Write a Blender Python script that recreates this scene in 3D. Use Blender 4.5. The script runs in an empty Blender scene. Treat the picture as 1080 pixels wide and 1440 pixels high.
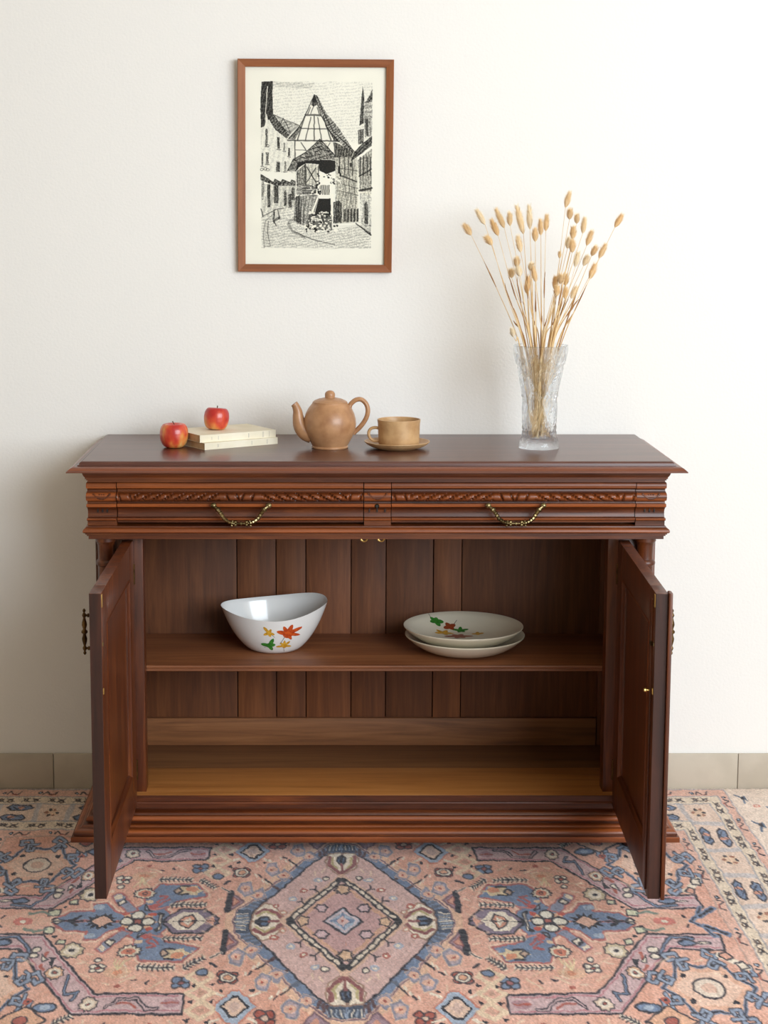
import bpy, bmesh, math, random
import numpy as np
from mathutils import Vector, Matrix

random.seed(7)
rng = np.random.default_rng(11)
SC = bpy.context.scene
COL = SC.collection
PI = math.pi

# ------------------------------------------------------------------ camera
cam_d = bpy.data.cameras.new('camera')
cam = bpy.data.objects.new('camera', cam_d)
COL.objects.link(cam)
cam.location = (-0.1313, -4.9216, 1.7027)
cam.rotation_euler = (PI/2 - 0.1388, 0, 0)
cam_d.sensor_fit = 'VERTICAL'
cam_d.sensor_height = 36.0
cam_d.lens = 36.0*2403.5/1440.0
cam_d.shift_x = 81.55/1440.0
cam_d.shift_y = -86.4/1440.0
cam_d.clip_end = 60
SC.camera = cam

# ------------------------------------------------------------------ light
world = bpy.data.worlds.new('room_light')
SC.world = world
world.use_nodes = True
bg = world.node_tree.nodes['Background']
bg.inputs['Color'].default_value = (1.0, 0.875, 0.73, 1)
bg.inputs['Strength'].default_value = 0.05


def area(name, loc, target, sx, sy, power, color):
    d = bpy.data.lights.new(name, 'AREA')
    d.shape = 'RECTANGLE'
    d.size, d.size_y = sx, sy
    d.energy = power
    d.color = color
    o = bpy.data.objects.new(name, d)
    COL.objects.link(o)
    o.location = loc
    o.rotation_euler = (Vector(target)-Vector(loc)).to_track_quat('-Z', 'Y').to_euler()
    return o


# daylight of the window in the room, to the right behind the camera
area('window_daylight', (2.95, -5.1, 2.3), (-0.1, 0.0, 1.0), 4.0, 2.3, 335, (0.82, 0.91, 1.0))

SC.view_settings.view_transform = 'Standard'
SC.view_settings.look = 'None'
SC.view_settings.gamma = 1.0
SC.view_settings.exposure = 0.0
SC.view_settings.use_curve_mapping = False
SC.cycles.max_bounces = 14
SC.cycles.transmission_bounces = 12
SC.cycles.transparent_max_bounces = 16
SC.cycles.use_denoising = True


# ------------------------------------------------------------------ helpers
def wear_light_of(prof):
    """how far each point (offset, z) of a moulding stands proud of its neighbourhood, 0..1"""
    out = []
    for o, z in prof:
        near = [q for q, y in prof if abs(y-z) < 0.0095]
        out.append(max(0.0, min(1.0, (o-sum(near)/len(near)-0.0006)/0.0040)))
    return out


def key3(p):
    return (round(p[0], 4), round(p[1], 4), round(p[2], 4))


def lin(c):
    c = np.asarray(c, dtype=float)
    return np.where(c <= 0.04045, c/12.92, ((c+0.055)/1.055)**2.4)


def rgb(r, g, b):
    v = lin(np.array([r, g, b])/255.0)
    return (float(v[0]), float(v[1]), float(v[2]), 1.0)


class MB:
    """collects simple shapes into one mesh"""
    def __init__(s):
        s.v, s.f = [], []
        s.wear = {}

    def add(s, vs, fs):
        n = len(s.v)
        s.v += [tuple(p) for p in vs]
        s.f += [tuple(i+n for i in f) for f in fs]
        return s

    def box(s, x0, x1, y0, y1, z0, z1, b=0.0):
        if x0 > x1: x0, x1 = x1, x0
        if y0 > y1: y0, y1 = y1, y0
        if z0 > z1: z0, z1 = z1, z0
        if b <= 0:
            vs = [(x, y, z) for z in (z0, z1) for y in (y0, y1) for x in (x0, x1)]
            return s.add(vs, [(0, 2, 3, 1), (4, 5, 7, 6), (0, 1, 5, 4), (2, 6, 7, 3), (0, 4, 6, 2), (1, 3, 7, 5)])
        bm = bmesh.new()
        bmesh.ops.create_cube(bm, size=1)
        for v in bm.verts:
            v.co = Vector(((x0+x1)/2+v.co.x*(x1-x0), (y0+y1)/2+v.co.y*(y1-y0), (z0+z1)/2+v.co.z*(z1-z0)))
        bmesh.ops.bevel(bm, geom=list(bm.edges), offset=b, segments=2, profile=0.6, affect='EDGES')
        bm.verts.index_update()
        s.add([v.co[:] for v in bm.verts], [[v.index for v in f.verts] for f in bm.faces])
        bm.free()
        return s

    def extrude_x(s, prof, x0, x1, caps=True):
        """closed outline prof [(y,z)] from x0 to x1"""
        n = len(prof)
        vs = [(x0, y, z) for y, z in prof]+[(x1, y, z) for y, z in prof]
        fs = [(i, (i+1) % n, n+(i+1) % n, n+i) for i in range(n)]
        if caps:
            fs += [tuple(range(n))[::-1], tuple(range(n, 2*n))]
        return s.add(vs, fs)

    def sweep_u(s, prof, hw, yf, yb):
        """moulding that runs round left side, front and right side: prof [(offset, z)] top to bottom"""
        n = len(prof)
        vs = []
        for (o, z), w_ in zip(prof, wear_light_of(prof)):
            for p in ((-(hw+o), yb, z), (-(hw+o), yf-o, z), (hw+o, yf-o, z), (hw+o, yb, z)): s.wear[key3(p)] = w_
            vs += [(-(hw+o), yb, z), (-(hw+o), yf-o, z), (hw+o, yf-o, z), (hw+o, yb, z)]
        fs = []
        for i in range(n-1):
            for k in range(3):
                a = i*4+k
                fs.append((a, a+4, a+5, a+1))
        fs.append((0, 1, 2, 3))
        e = (n-1)*4
        fs.append((e+3, e+2, e+1, e))
        fs.append(tuple([i*4 for i in range(n)][::-1]) + tuple([i*4+3 for i in range(n)]))
        return s.add(vs, fs)

    def lathe(s, prof, cx=0, cy=0, cz=0, n=32, cap0=True, cap1=True):
        vs, fs = [], []
        m = len(prof)
        for r, z in prof:
            for k in range(n):
                a = 2*PI*k/n
                vs.append((cx+r*math.cos(a), cy+r*math.sin(a), cz+z))
        for i in range(m-1):
            for k in range(n):
                fs.append((i*n+k, i*n+(k+1) % n, (i+1)*n+(k+1) % n, (i+1)*n+k))
        if cap0: fs.append(tuple(range(n))[::-1])
        if cap1: fs.append(tuple(range((m-1)*n, m*n)))
        return s.add(vs, fs)

    def tube(s, pts, rad, n=10, caps=True, flat=1.0):
        pts = [Vector(p) for p in pts]
        m = len(pts)
        if not hasattr(rad, '__len__'): rad = [rad]*m
        t0 = (pts[1]-pts[0]).normalized()
        ref = Vector((0, 0, 1)) if abs(t0.z) < .9 else Vector((0, 1, 0))
        nrm = (ref-t0*ref.dot(t0)).normalized()
        vs, fs = [], []
        for i in range(m):
            t = (pts[min(i+1, m-1)]-pts[max(i-1, 0)]).normalized()
            nrm = (nrm-t*nrm.dot(t)).normalized()
            bn = t.cross(nrm)
            for k in range(n):
                a = 2*PI*k/n
                vs.append(tuple(pts[i]+(nrm*math.cos(a)+bn*(math.sin(a)*flat))*rad[i]))
        for i in range(m-1):
            for k in range(n):
                fs.append((i*n+k, i*n+(k+1) % n, (i+1)*n+(k+1) % n, (i+1)*n+k))
        if caps:
            fs += [tuple(range(n))[::-1], tuple(range((m-1)*n, m*n))]
        return s.add(vs, fs)

    def ball(s, c, r, n=12, sz=1.0):
        pr = [(max(1e-5, r*math.sin(PI*i/8)), -r*sz*math.cos(PI*i/8)) for i in range(9)]
        return s.lathe(pr, c[0], c[1], c[2], n, False, False)

    def xf(s, mat):
        s.v = [tuple(mat @ Vector(p)) for p in s.v]
        return s

    def build(s, name, mat, parent=None, off=(0, 0, 0), smooth=35, loc=None, weld=True):
        me = bpy.data.meshes.new(name)
        o3 = Vector(off)
        me.from_pydata([tuple(Vector(p)-o3) for p in s.v], [], s.f)
        bm = bmesh.new()
        bm.from_mesh(me)
        if weld:
            bmesh.ops.remove_doubles(bm, verts=bm.verts, dist=1e-6)
        bmesh.ops.recalc_face_normals(bm, faces=bm.faces)
        bm.to_mesh(me)
        bm.free()
        if smooth:
            me.polygons.foreach_set('use_smooth', [True]*len(me.polygons))
            me.set_sharp_from_angle(angle=math.radians(smooth))
        if s.wear:
            at = me.attributes.new('wear', 'FLOAT', 'POINT')
            at.data.foreach_set('value', [s.wear.get(key3(Vector(v.co)+o3), 0.0) for v in me.vertices])
        me.materials.append(mat)
        o = bpy.data.objects.new(name, me)
        COL.objects.link(o)
        if parent is not None: o.parent = parent
        if loc is not None: o.location = loc
        return o


def tag(o, label=None, cat=None, group=None, kind=None):
    if label: o['label'] = label
    if cat: o['category'] = cat
    if group: o['group'] = group
    if kind: o['kind'] = kind
    return o


def empty(name, loc, rz=0.0, parent=None):
    o = bpy.data.objects.new(name, None)
    o.empty_display_size = 0.05
    COL.objects.link(o)
    o.location = loc
    o.rotation_euler = (0, 0, rz)
    if parent: o.parent = parent
    return o


def spline(pts, n):
    """Catmull-Rom through pts, n points"""
    P = [np.array(p, float) for p in pts]
    P = [2*P[0]-P[1]]+P+[2*P[-1]-P[-2]]
    segs = len(P)-3
    out = []
    for i in range(n):
        t = i/(n-1)*segs
        k = min(int(t), segs-1)
        t -= k
        a, b, c, d = P[k:k+4]
        out.append(0.5*((2*b)+(-a+c)*t+(2*a-5*b+4*c-d)*t*t+(-a+3*b-3*c+d)*t**3))
    return out


# ------------------------------------------------------------------ materials
def new_mat(name):
    m = bpy.data.materials.new(name)
    m.use_nodes = True
    nt = m.node_tree
    return m, nt, nt.nodes, nt.links, nt.nodes['Principled BSDF']


def ramp(N, stops):
    r = N.new('ShaderNodeValToRGB')
    e = r.color_ramp.elements
    e[0].position, e[0].color = stops[0]
    e[1].position, e[1].color = stops[-1]
    for p, c in stops[1:-1]:
        x = e.new(p)
        x.color = c
    return r


def wood(name, dark, mid, light, wear=None, axis='x', rough=0.40, coat=0.14, scale=1.0, bump=0.12, vary=0.0, figure=1.0):
    m, nt, N, L, P = new_mat(name)
    tc = N.new('ShaderNodeTexCoord')
    oi = N.new('ShaderNodeObjectInfo')
    ad = N.new('ShaderNodeVectorMath'); ad.operation = 'MULTIPLY_ADD'
    L.new(oi.outputs['Random'], ad.inputs[0])
    ad.inputs[1].default_value = (7.3, 5.1, 9.7)
    L.new(tc.outputs['Object'], ad.inputs[2])
    mp = N.new('ShaderNodeMapping')
    s = {'x': (1.6, 26, 26), 'y': (26, 1.6, 26), 'z': (26, 26, 1.6)}[axis]
    mp.inputs['Scale'].default_value = tuple(k*scale for k in s)
    L.new(ad.outputs[0], mp.inputs['Vector'])
    n1 = N.new('ShaderNodeTexNoise')
    n1.inputs['Scale'].default_value = 1.0*figure
    n1.inputs['Detail'].default_value = 6
    n1.inputs['Roughness'].default_value = 0.62
    n1.inputs['Distortion'].default_value = 1.2
    L.new(mp.outputs[0], n1.inputs['Vector'])
    n2 = N.new('ShaderNodeTexNoise')
    n2.inputs['Scale'].default_value = 6.5
    n2.inputs['Detail'].default_value = 4
    L.new(mp.outputs[0], n2.inputs['Vector'])
    mx = N.new('ShaderNodeMath'); mx.operation = 'MULTIPLY_ADD'
    L.new(n2.outputs['Fac'], mx.inputs[0])
    mx.inputs[1].default_value = 0.35
    L.new(n1.outputs['Fac'], mx.inputs[2])
    r = ramp(N, [(0.36, dark), (0.66, mid), (1.0, light)])
    L.new(mx.outputs[0], r.inputs[0])
    col = r.outputs[0]
    if vary > 0:
        hsv = N.new('ShaderNodeHueSaturation')
        mr = N.new('ShaderNodeMapRange')
        mr.inputs['To Min'].default_value = 1-vary
        mr.inputs['To Max'].default_value = 1+vary
        L.new(oi.outputs['Random'], mr.inputs['Value'])
        L.new(mr.outputs[0], hsv.inputs['Value'])
        L.new(col, hsv.inputs['Color'])
        col = hsv.outputs[0]
    if wear:                      # proud edges paler: rubbed polish, and the light on the ridges put into colour
        w1 = N.new('ShaderNodeAttribute')
        w1.attribute_name = 'wear'
        w2 = N.new('ShaderNodeMath'); w2.operation = 'MULTIPLY'
        L.new(w1.outputs['Fac'], w2.inputs[0]); L.new(n1.outputs['Fac'], w2.inputs[1])
        w3 = N.new('ShaderNodeMath'); w3.operation = 'MULTIPLY'; w3.inputs[1].default_value = 1.25; w3.use_clamp = True
        L.new(w2.outputs[0], w3.inputs[0])
        wm = N.new('ShaderNodeMix'); wm.data_type = 'RGBA'
        L.new(w3.outputs[0], wm.inputs['Factor'])
        L.new(col, wm.inputs[6]); wm.inputs[7].default_value = wear
        col = wm.outputs[2]
    L.new(col, P.inputs['Base Color'])
    P.inputs['Roughness'].default_value = rough
    P.inputs['Coat Weight'].default_value = coat
    P.inputs['Coat Roughness'].default_value = 0.25
    b = N.new('ShaderNodeBump')
    b.inputs['Strength'].default_value = bump
    b.inputs['Distance'].default_value = 0.002
    L.new(mx.outputs[0], b.inputs['Height'])
    L.new(b.outputs[0], P.inputs['Normal'])
    return m


def simple(name, color, rough=0.5, metal=0.0, coat=0.0, spec=0.5, noise=None, bump=0.0, bscale=60):
    m, nt, N, L, P = new_mat(name)
    P.inputs['Base Color'].default_value = color
    P.inputs['Roughness'].default_value = rough
    P.inputs['Metallic'].default_value = metal
    P.inputs['Coat Weight'].default_value = coat
    P.inputs['Specular IOR Level'].default_value = spec
    if noise:
        col2, sc, lo, hi = noise
        tc = N.new('ShaderNodeTexCoord')
        n = N.new('ShaderNodeTexNoise')
        n.inputs['Scale'].default_value = sc
        n.inputs['Detail'].default_value = 5
        L.new(tc.outputs['Object'], n.inputs['Vector'])
        r = ramp(N, [(lo, col2), (hi, color)])
        L.new(n.outputs['Fac'], r.inputs[0])
        L.new(r.outputs[0], P.inputs['Base Color'])
    if bump > 0:
        tc = N.new('ShaderNodeTexCoord')
        n = N.new('ShaderNodeTexNoise')
        n.inputs['Scale'].default_value = bscale
        n.inputs['Detail'].default_value = 4
        L.new(tc.outputs['Object'], n.inputs['Vector'])
        b = N.new('ShaderNodeBump')
        b.inputs['Strength'].default_value = bump
        b.inputs['Distance'].default_value = 0.002
        L.new(n.outputs['Fac'], b.inputs['Height'])
        L.new(b.outputs[0], P.inputs['Normal'])
    return m


def attr_mat(name, rough=0.9, sheen=0.0, spec=0.3):
    m, nt, N, L, P = new_mat(name)
    a = N.new('ShaderNodeAttribute')
    a.attribute_name = 'col'
    L.new(a.outputs['Color'], P.inputs['Base Color'])
    P.inputs['Roughness'].default_value = rough
    P.inputs['Sheen Weight'].default_value = sheen
    P.inputs['Specular IOR Level'].default_value = spec
    return m


MAH = dict(dark=rgb(46, 18, 5), mid=rgb(84, 37, 11), light=rgb(132, 69, 24))
wood_x = wood('mahogany_lengthwise', axis='x', wear=rgb(168, 88, 38), **MAH)
wood_y = wood('mahogany_crosswise', axis='y', **MAH)
wood_z = wood('mahogany_upright', axis='z', **MAH)
wood_edge_shade = wood('edge_shade_wood', rgb(30, 14, 8), rgb(52, 24, 14), rgb(78, 38, 22), axis='z', rough=0.5, coat=0.0)  # darkened wood, shade of the doors' leading edges in its colour
wood_top = wood('mahogany_top', rgb(58, 30, 24), rgb(84, 46, 36), rgb(106, 64, 50), wear=rgb(140, 74, 42), axis='x', rough=0.33, coat=0.3, scale=0.7, bump=0.08)
oak_z = wood('oak_upright', rgb(78, 42, 20), rgb(110, 62, 30), rgb(142, 86, 46), axis='z', rough=0.55, coat=0.0, vary=0.22)
oak_x = wood('oak_lengthwise', rgb(92, 56, 32), rgb(134, 86, 50), rgb(162, 110, 68), axis='x', rough=0.55, coat=0.0, scale=0.8, figure=1.6)
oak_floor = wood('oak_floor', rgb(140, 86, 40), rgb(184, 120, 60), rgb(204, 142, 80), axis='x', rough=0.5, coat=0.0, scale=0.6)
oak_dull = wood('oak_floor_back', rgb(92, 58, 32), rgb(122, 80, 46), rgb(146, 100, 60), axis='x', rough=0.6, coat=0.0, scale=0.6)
oak_shelf = wood('oak_shelf', rgb(92, 50, 27), rgb(128, 76, 44), rgb(160, 104, 64), axis='x', rough=0.5, coat=0.05, scale=0.6)
brass = simple('aged_brass', rgb(166, 150, 108), 0.34, 1.0, noise=(rgb(92, 80, 54), 40, .35, .65))
brass_dark = simple('dark_brass', rgb(112, 86, 52), 0.42, 1.0, noise=(rgb(62, 46, 28), 40, .35, .65))
brass_bright = simple('bright_brass', rgb(214, 180, 108), 0.3, 1.0)
black = simple('keyhole_black', rgb(14, 11, 10), 0.6)

# ------------------------------------------------------------------ the room
m, nt, N, L, P = new_mat('white_plaster')
P.inputs['Base Color'].default_value = rgb(240, 237, 232)
P.inputs['Roughness'].default_value = 0.85
tc = N.new('ShaderNodeTexCoord')
n = N.new('ShaderNodeTexNoise')
n.inputs['Scale'].default_value = 130
n.inputs['Detail'].default_value = 4
L.new(tc.outputs['Object'], n.inputs['Vector'])
b = N.new('ShaderNodeBump')
b.inputs['Strength'].default_value = 0.22
b.inputs['Distance'].default_value = 0.003
L.new(n.outputs['Fac'], b.inputs['Height'])
L.new(b.outputs[0], P.inputs['Normal'])
plaster = m

warm_plaster = simple('warm_plaster', rgb(231, 219, 201), 0.9, bump=0.1, bscale=120)
WY = 0.015          # plane of the back wall
tag(MB().box(-4.5, 4.4, WY, WY+0.15, -0.012, 3.6).build('wall_back', plaster), kind='structure')
tag(MB().box(-4.65, -4.5, -7.2, WY+0.15, -0.012, 3.6).build('wall_left', warm_plaster), kind='structure')
tag(MB().box(4.4, 4.55, -7.2, WY+0.15, -0.012, 3.6).build('wall_right', warm_plaster), kind='structure')
tag(MB().box(-4.65, 4.55, -7.35, -7.2, -0.012, 3.6).build('wall_rear', warm_plaster), kind='structure')
tag(MB().box(-4.65, 4.55, -7.35, WY+0.15, 3.6, 3.7).build('ceiling', warm_plaster), kind='structure')
floor_mat = simple('tile_floor', rgb(170, 158, 142), 0.5, noise=(rgb(150, 138, 122), 6, .4, .6))
tag(MB().box(-4.65, 4.55, -7.35, WY+0.15, -0.10, -0.012).build('floor', floor_mat), kind='structure')
tile_mat = simple('skirting_tile', rgb(196, 185, 168), 0.45, noise=(rgb(186, 175, 158), 9, .4, .6))
grout = simple('grout', rgb(205, 198, 186), 0.9)
bbo = tag(MB().box(-3.0, 4.4, WY-0.006, WY, -0.012, 0.098).build('baseboard_back', grout), kind='structure')
x = -3.2+0.006
pitch = 0.4088
x0 = -0.945-6*pitch
while x0 < 4.4:
    if x0 > -3.0 and x0+pitch < 4.4:
        MB().box(x0+0.0015, x0+pitch-0.0015, WY-0.012, WY-0.005, -0.010, 0.1015, b=0.0012).build('tile', tile_mat, bbo)
    x0 += pitch

# ------------------------------------------------------------------ sideboard
SB = empty('sideboard', (0, -0.27, 0))
tag(SB, 'antique dark red-brown carved wooden sideboard with both doors open, on the rug', 'sideboard')
SO = (0, -0.27, 0)


def sb(mbx, name, mat, parent=None, smooth=35):
    return mbx.build(name, mat, parent or SB, off=SO, smooth=smooth)


# top with moulded edge
HT = 1.0627
top_prof = [(0, HT), (0.003, HT-0.0004), (0.0065, HT-0.0025), (0.0085, HT-0.006), (0.0088, HT-0.0085), (0.0125, HT-0.0088),
            (0.0128, HT-0.0115), (0.017, HT-0.0118), (0.022, HT-0.0125), (0.029, HT-0.0155), (0.034, HT-0.0195), (0.037, HT-0.0225),
            (0.0385, HT-0.0232), (0.0385, HT-0.0262)]
sb(MB().sweep_u(top_prof, 0.762, -0.537, 0.0), 'top', wood_top, smooth=30)

# crown moulding under the top
crown = [(0.0125, 1.0364), (0.0125, 1.0325), (0.0095, 1.0315), (0.0088, 1.027), (0.0065, 1.0215), (0.003, 1.017), (0.0028, 1.0125), (0.0, 1.012),
         (0.0, 1.0085), (-0.003, 1.008), (-0.003, 1.0035)]
sb(MB().sweep_u(crown, 0.757, -0.517, -0.004), 'crown_moulding', wood_x)

# frieze profile (offset outward, z), shared by corner blocks, centre block and drawer fronts
FZ = [(-0.003, 1.0032), (0.0, 1.0025), (0.0028, 0.9985), (0.0032, 0.993), (0.002, 0.9880), (-0.004, 0.9868), (-0.0062, 0.9825), (-0.0058, 0.9790),
      (-0.002, 0.9785), (-0.002, 0.9768), (0.0022, 0.9755), (0.0055, 0.9712), (0.0068, 0.9655), (0.0055, 0.9598), (0.0022, 0.9552),
      (-0.0045, 0.9545), (-0.0058, 0.9510), (-0.0050, 0.9472), (0.0015, 0.9466), (0.0035, 0.9428), (0.0022, 0.9385), (-0.0012, 0.9372),
      (-0.0062, 0.9318), (-0.0082, 0.9250), (-0.0082, 0.9180), (-0.0068, 0.9105), (-0.0048, 0.9092), (-0.0005, 0.9088), (0.0016, 0.9050),
      (-0.0005, 0.9018), (-0.0042, 0.9010), (-0.0045, 0.8960), (-0.0045, 0.8885)]
core_y = -0.470
FZ = [(o*1.5 if o < 0 else o*1.15, z) for o, z in FZ]
for s in (-1, 1):        # corner blocks return along the sides
    b = MB()
    n = len(FZ)
    vs = []
    for (o, z), w_ in zip(FZ, wear_light_of(FZ)):
        for p in ((s*0.6795, -0.517-o, z), (s*(0.757+0.12*o), -0.517-o, z), (s*(0.757+0.12*o), -0.006, z)): b.wear[key3(p)] = w_
        vs += [(s*0.6795, -0.517-o, z), (s*(0.757+0.12*o), -0.517-o, z), (s*(0.757+0.12*o), -0.006, z), (s*0.6795, -0.006, z)]
    fs = []
    for i in range(n-1):
        for k in range(4):
            a, c = i*4+k, i*4+(k+1) % 4
            fs.append((a, c, c+4, a+4))
    fs += [(0, 1, 2, 3), tuple(range((n-1)*4, n*4))]
    b.add(vs, fs)
    blk = sb(b, 'frieze_block', wood_x)
    # carved garland and three flutes
    cxm = s*0.7165
    g = MB()
    for k in range(13):
        t = -1+2*k/12
        g.ball((cxm+t*0.021, -0.5222-0.0006*(1-t*t), 0.9725-0.0115*(1-t*t)), 0.0032, 6)
    for k in range(-1, 2):
        g.ball((cxm+k*0.006, -0.5232, 0.9720), 0.0019, 6)
    sb(g, 'carved_garland', wood_z, blk)
    for k in (-1, 0, 1):
        sb(MB().box(cxm+k*0.0125-0.0014, cxm+k*0.0125+0.0014, -0.5085, -0.5030, 0.9225, 0.9375), 'flute', black, blk)
b = MB().extrude_x([(-0.517-o, z) for o, z in FZ]+[(core_y, 0.8885), (core_y, 1.0032)], -0.0315, 0.0385)
for (o, z), w_ in zip(FZ, wear_light_of(FZ)):
    for xx in (-0.0315, 0.0385): b.wear[key3((xx, -0.517-o, z))] = w_
blk = sb(b, 'frieze_block', wood_x)
g = MB()
for k in range(15):
    t = -1+2*k/14
    g.ball((0.0035+t*0.0235, -0.5222-0.0006*(1-t*t), 0.9735-0.0125*(1-t*t)), 0.0031, 6)
sb(g, 'carved_garland', wood_z, blk)
for k in (-1, 0, 1):
    sb(MB().box(0.003+k*0.0205-0.0014, 0.003+k*0.0205+0.0014, -0.5085, -0.5030, 0.9225, 0.9375), 'flute', black, blk)
kx = 0.002
kb = MB()
kb.lathe([(0.0055, 0), (0.0062, 0.0012), (0.0045, 0.0024), (0.0035, 0.0012)], n=16)
kb.xf(Matrix.Translation((kx, -0.5205, 0.9415)) @ Matrix.Rotation(PI/2, 4, 'X'))
sb(kb, 'keyhole_plate', brass_dark, blk)
kh = MB().box(kx-0.0013, kx+0.0013, -0.5222, -0.5165, 0.933, 0.9415)
kb = MB()
kb.lathe([(0.0038, 0), (0.0038, 0.002)], n=14)
kb.xf(Matrix.Translation((kx, -0.5205, 0.9415)) @ Matrix.Rotation(PI/2, 4, 'X'))
kh.add(kb.v, kb.f)
sb(kh, 'keyhole', black, blk)

# carcass behind the drawers
sb(MB().box(-0.679, 0.679, -0.470, -0.006, 0.8885, 1.0032), 'drawer_carcass', wood_x, smooth=0)


def rope_carving(xa, xb, yb, zc, rz, ry, direction_mid):
    """slanted gadroons running away from the leafy middle"""
    out = MB()
    L_ = xb-xa
    nx, na = 300, 9
    vs, fs = [], []
    for i in range(nx+1):
        t = i/nx
        x = xa+L_*t
        d = x-direction_mid
        ad = abs(d)
        edge = min(x-xa, xb-x)
        for k in range(na):
            a = PI*k/(na-1)
            z = zc+rz*math.cos(a)
            # gadroon phase slants with height
            sgn = 1 if d > 0 else -1
            if ad < 0.055:                                   # leaf cuts in the middle
                ph = ad*150 - (z-zc)*sgn*0 + (zc-z)*60
                cut = max(0.0, math.sin(ph*1.6))**6*0.8
            elif edge < 0.045:                               # leaf cuts at the ends
                ph = edge*150+(z-zc)*45
                cut = max(0.0, math.sin(ph*1.5))**6*0.7
            else:
                ph = (ad/0.0290)+(z-zc)*(58)
                f = ph-math.floor(ph)
                cut = max(0.0, 1-abs(f-0.5)/0.17)**0.8 if abs(f-0.5) < 0.17 else 0.0
            r = ry*math.sin(a)*(1-0.85*cut)+0.0002
            vs.append((x, yb-r, z))
            out.wear[key3(vs[-1])] = min(1.0, max(0.0, (1-cut)*math.sin(a)**3*0.8))  # carved ridges paler than the cuts, both rubbed and painted as lit
    for i in range(nx):
        for k in range(na-1):
            a = i*na+k
            fs.append((a, a+1, a+na+1, a+na))
    fs.append(tuple(range(na)))
    fs.append(tuple(range(nx*na, nx*na+na))[::-1])
    fs += [tuple([i*na for i in range(nx+1)]) + tuple([i*na+na-1 for i in range(nx+1)][::-1])]
    return out.add(vs, fs)


def bail_handle():
    h = MB()
    for s in (-1, 1):
        kn = MB().lathe([(0.0042, 0), (0.0042, 0.006), (0.0062, 0.009), (0.0078, 0.0125), (0.0072, 0.0165), (0.004, 0.0195), (0.0015, 0.0205)], n=14)
        kn.xf(Matrix.Translation((s*0.072, 0, 0)) @ Matrix.Rotation(PI/2, 4, 'X'))
        h.add(kn.v, kn.f)
        pts = spline([(s*0.070, -0.016, -0.002), (s*0.062, -0.019, -0.008), (s*0.054, -0.021, -0.018), (s*0.044, -0.022, -0.033),
                      (s*0.030, -0.022, -0.0425), (s*0.017, -0.022, -0.0455)], 34)
        rr = []
        for i in range(34):
            t = i/33
            r = 0.0027+0.0012*math.sin(PI*min(1, t*1.1))
            if t > 0.28: r *= 1+0.22*math.sin(t*66)
            if abs(t-0.24) < 0.035: r = 0.0055
            rr.append(r*1.4)
        h.tube(pts, rr, 8)
        h.ball((s*0.0145, -0.0225, -0.0425), 0.0050, 10)
        h.ball((s*0.0145, -0.0225, -0.0495), 0.0046, 10)
        h.ball((s*0.0225, -0.0225, -0.0400), 0.0030, 8)
        h.ball((s*0.0245, -0.0225, -0.0515), 0.0030, 8)
    h.tube([(-0.0145, -0.0225, -0.046), (0.0145, -0.0225, -0.046)], 0.0022, 8)
    for r, w in ((0.0062, 0.0012), (0.0045, 0.0026)):
        h.tube([(-w, -0.0225, -0.046), (w, -0.0225, -0.046)], r, 12)
    return h


for xa, xb in ((-0.6775, -0.0335), (0.0405, 0.6785)):
    prof = [(-0.5135-o, z) for o, z in FZ[1:-1]]
    # flat behind the rope
    b = MB().extrude_x(prof+[(-0.472, FZ[-2][1]), (-0.472, FZ[1][1])], xa, xb)
    for (o, z), w_ in zip(FZ, wear_light_of(FZ)):
        for xx in (xa, xb): b.wear[key3((xx, -0.5135-o, z))] = w_
    dr = sb(b, 'drawer', wood_x)
    xm = (xa+xb)/2
    sb(rope_carving(xa+0.0005, xb-0.0005, -0.5172, 0.9655, 0.0115, 0.0128, xm), 'rope_carving', wood_x, dr, smooth=50)
    h = bail_handle().xf(Matrix.Translation((xm+(0.003 if xa < 0 else 0.004), -0.5165, 0.9445)))
    sb(h, 'bail_handle', brass, dr)

# waist moulding below the drawers
waist = [(-0.002, 0.8884), (0.0015, 0.8875), (0.002, 0.8845), (0.0085, 0.8800), (0.0105, 0.8765), (0.0105, 0.8730), (0.0085, 0.8705), (0.0045, 0.8690),
         (0.0045, 0.8660), (0.001, 0.8650), (0.001, 0.8615), (-0.003, 0.8612), (-0.003, 0.8525)]
sb(MB().sweep_u(waist, 0.757, -0.517, -0.006), 'waist_moulding', wood_x)

# plinth
plinth = [(0.0, 0.1425), (0.0, 0.1265), (0.0035, 0.1255), (0.0045, 0.1235), (0.002, 0.1215), (0.002, 0.1075), (0.006, 0.1065), (0.0135, 0.1035), (0.0165, 0.099),
          (0.0185, 0.0955), (0.0255, 0.0945), (0.0295, 0.0905), (0.0305, 0.0865), (0.0290, 0.0815), (0.0255, 0.0792), (0.0255, 0.0775), (0.0335, 0.0768),
          (0.0405, 0.0735), (0.0425, 0.0700), (0.0445, 0.0688), (0.0525, 0.0672), (0.0585, 0.0630), (0.0608, 0.0575), (0.0600, 0.0535), (0.0600, 0.0515),
          (0.0655, 0.0512), (0.0668, 0.0495), (0.0668, 0.0365)]
sb(MB().sweep_u(plinth, 0.745, -0.485, -0.006), 'plinth', wood_x)
for s in (-1, 1):
    for yy in (-0.47, -0.06):
        ft = MB().lathe([(0.020, 0.0), (0.026, 0.006), (0.029, 0.018), (0.026, 0.030), (0.030, 0.0365)], s*0.70, yy, 0.0, 20)
        sb(ft, 'foot', wood_z)

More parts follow.
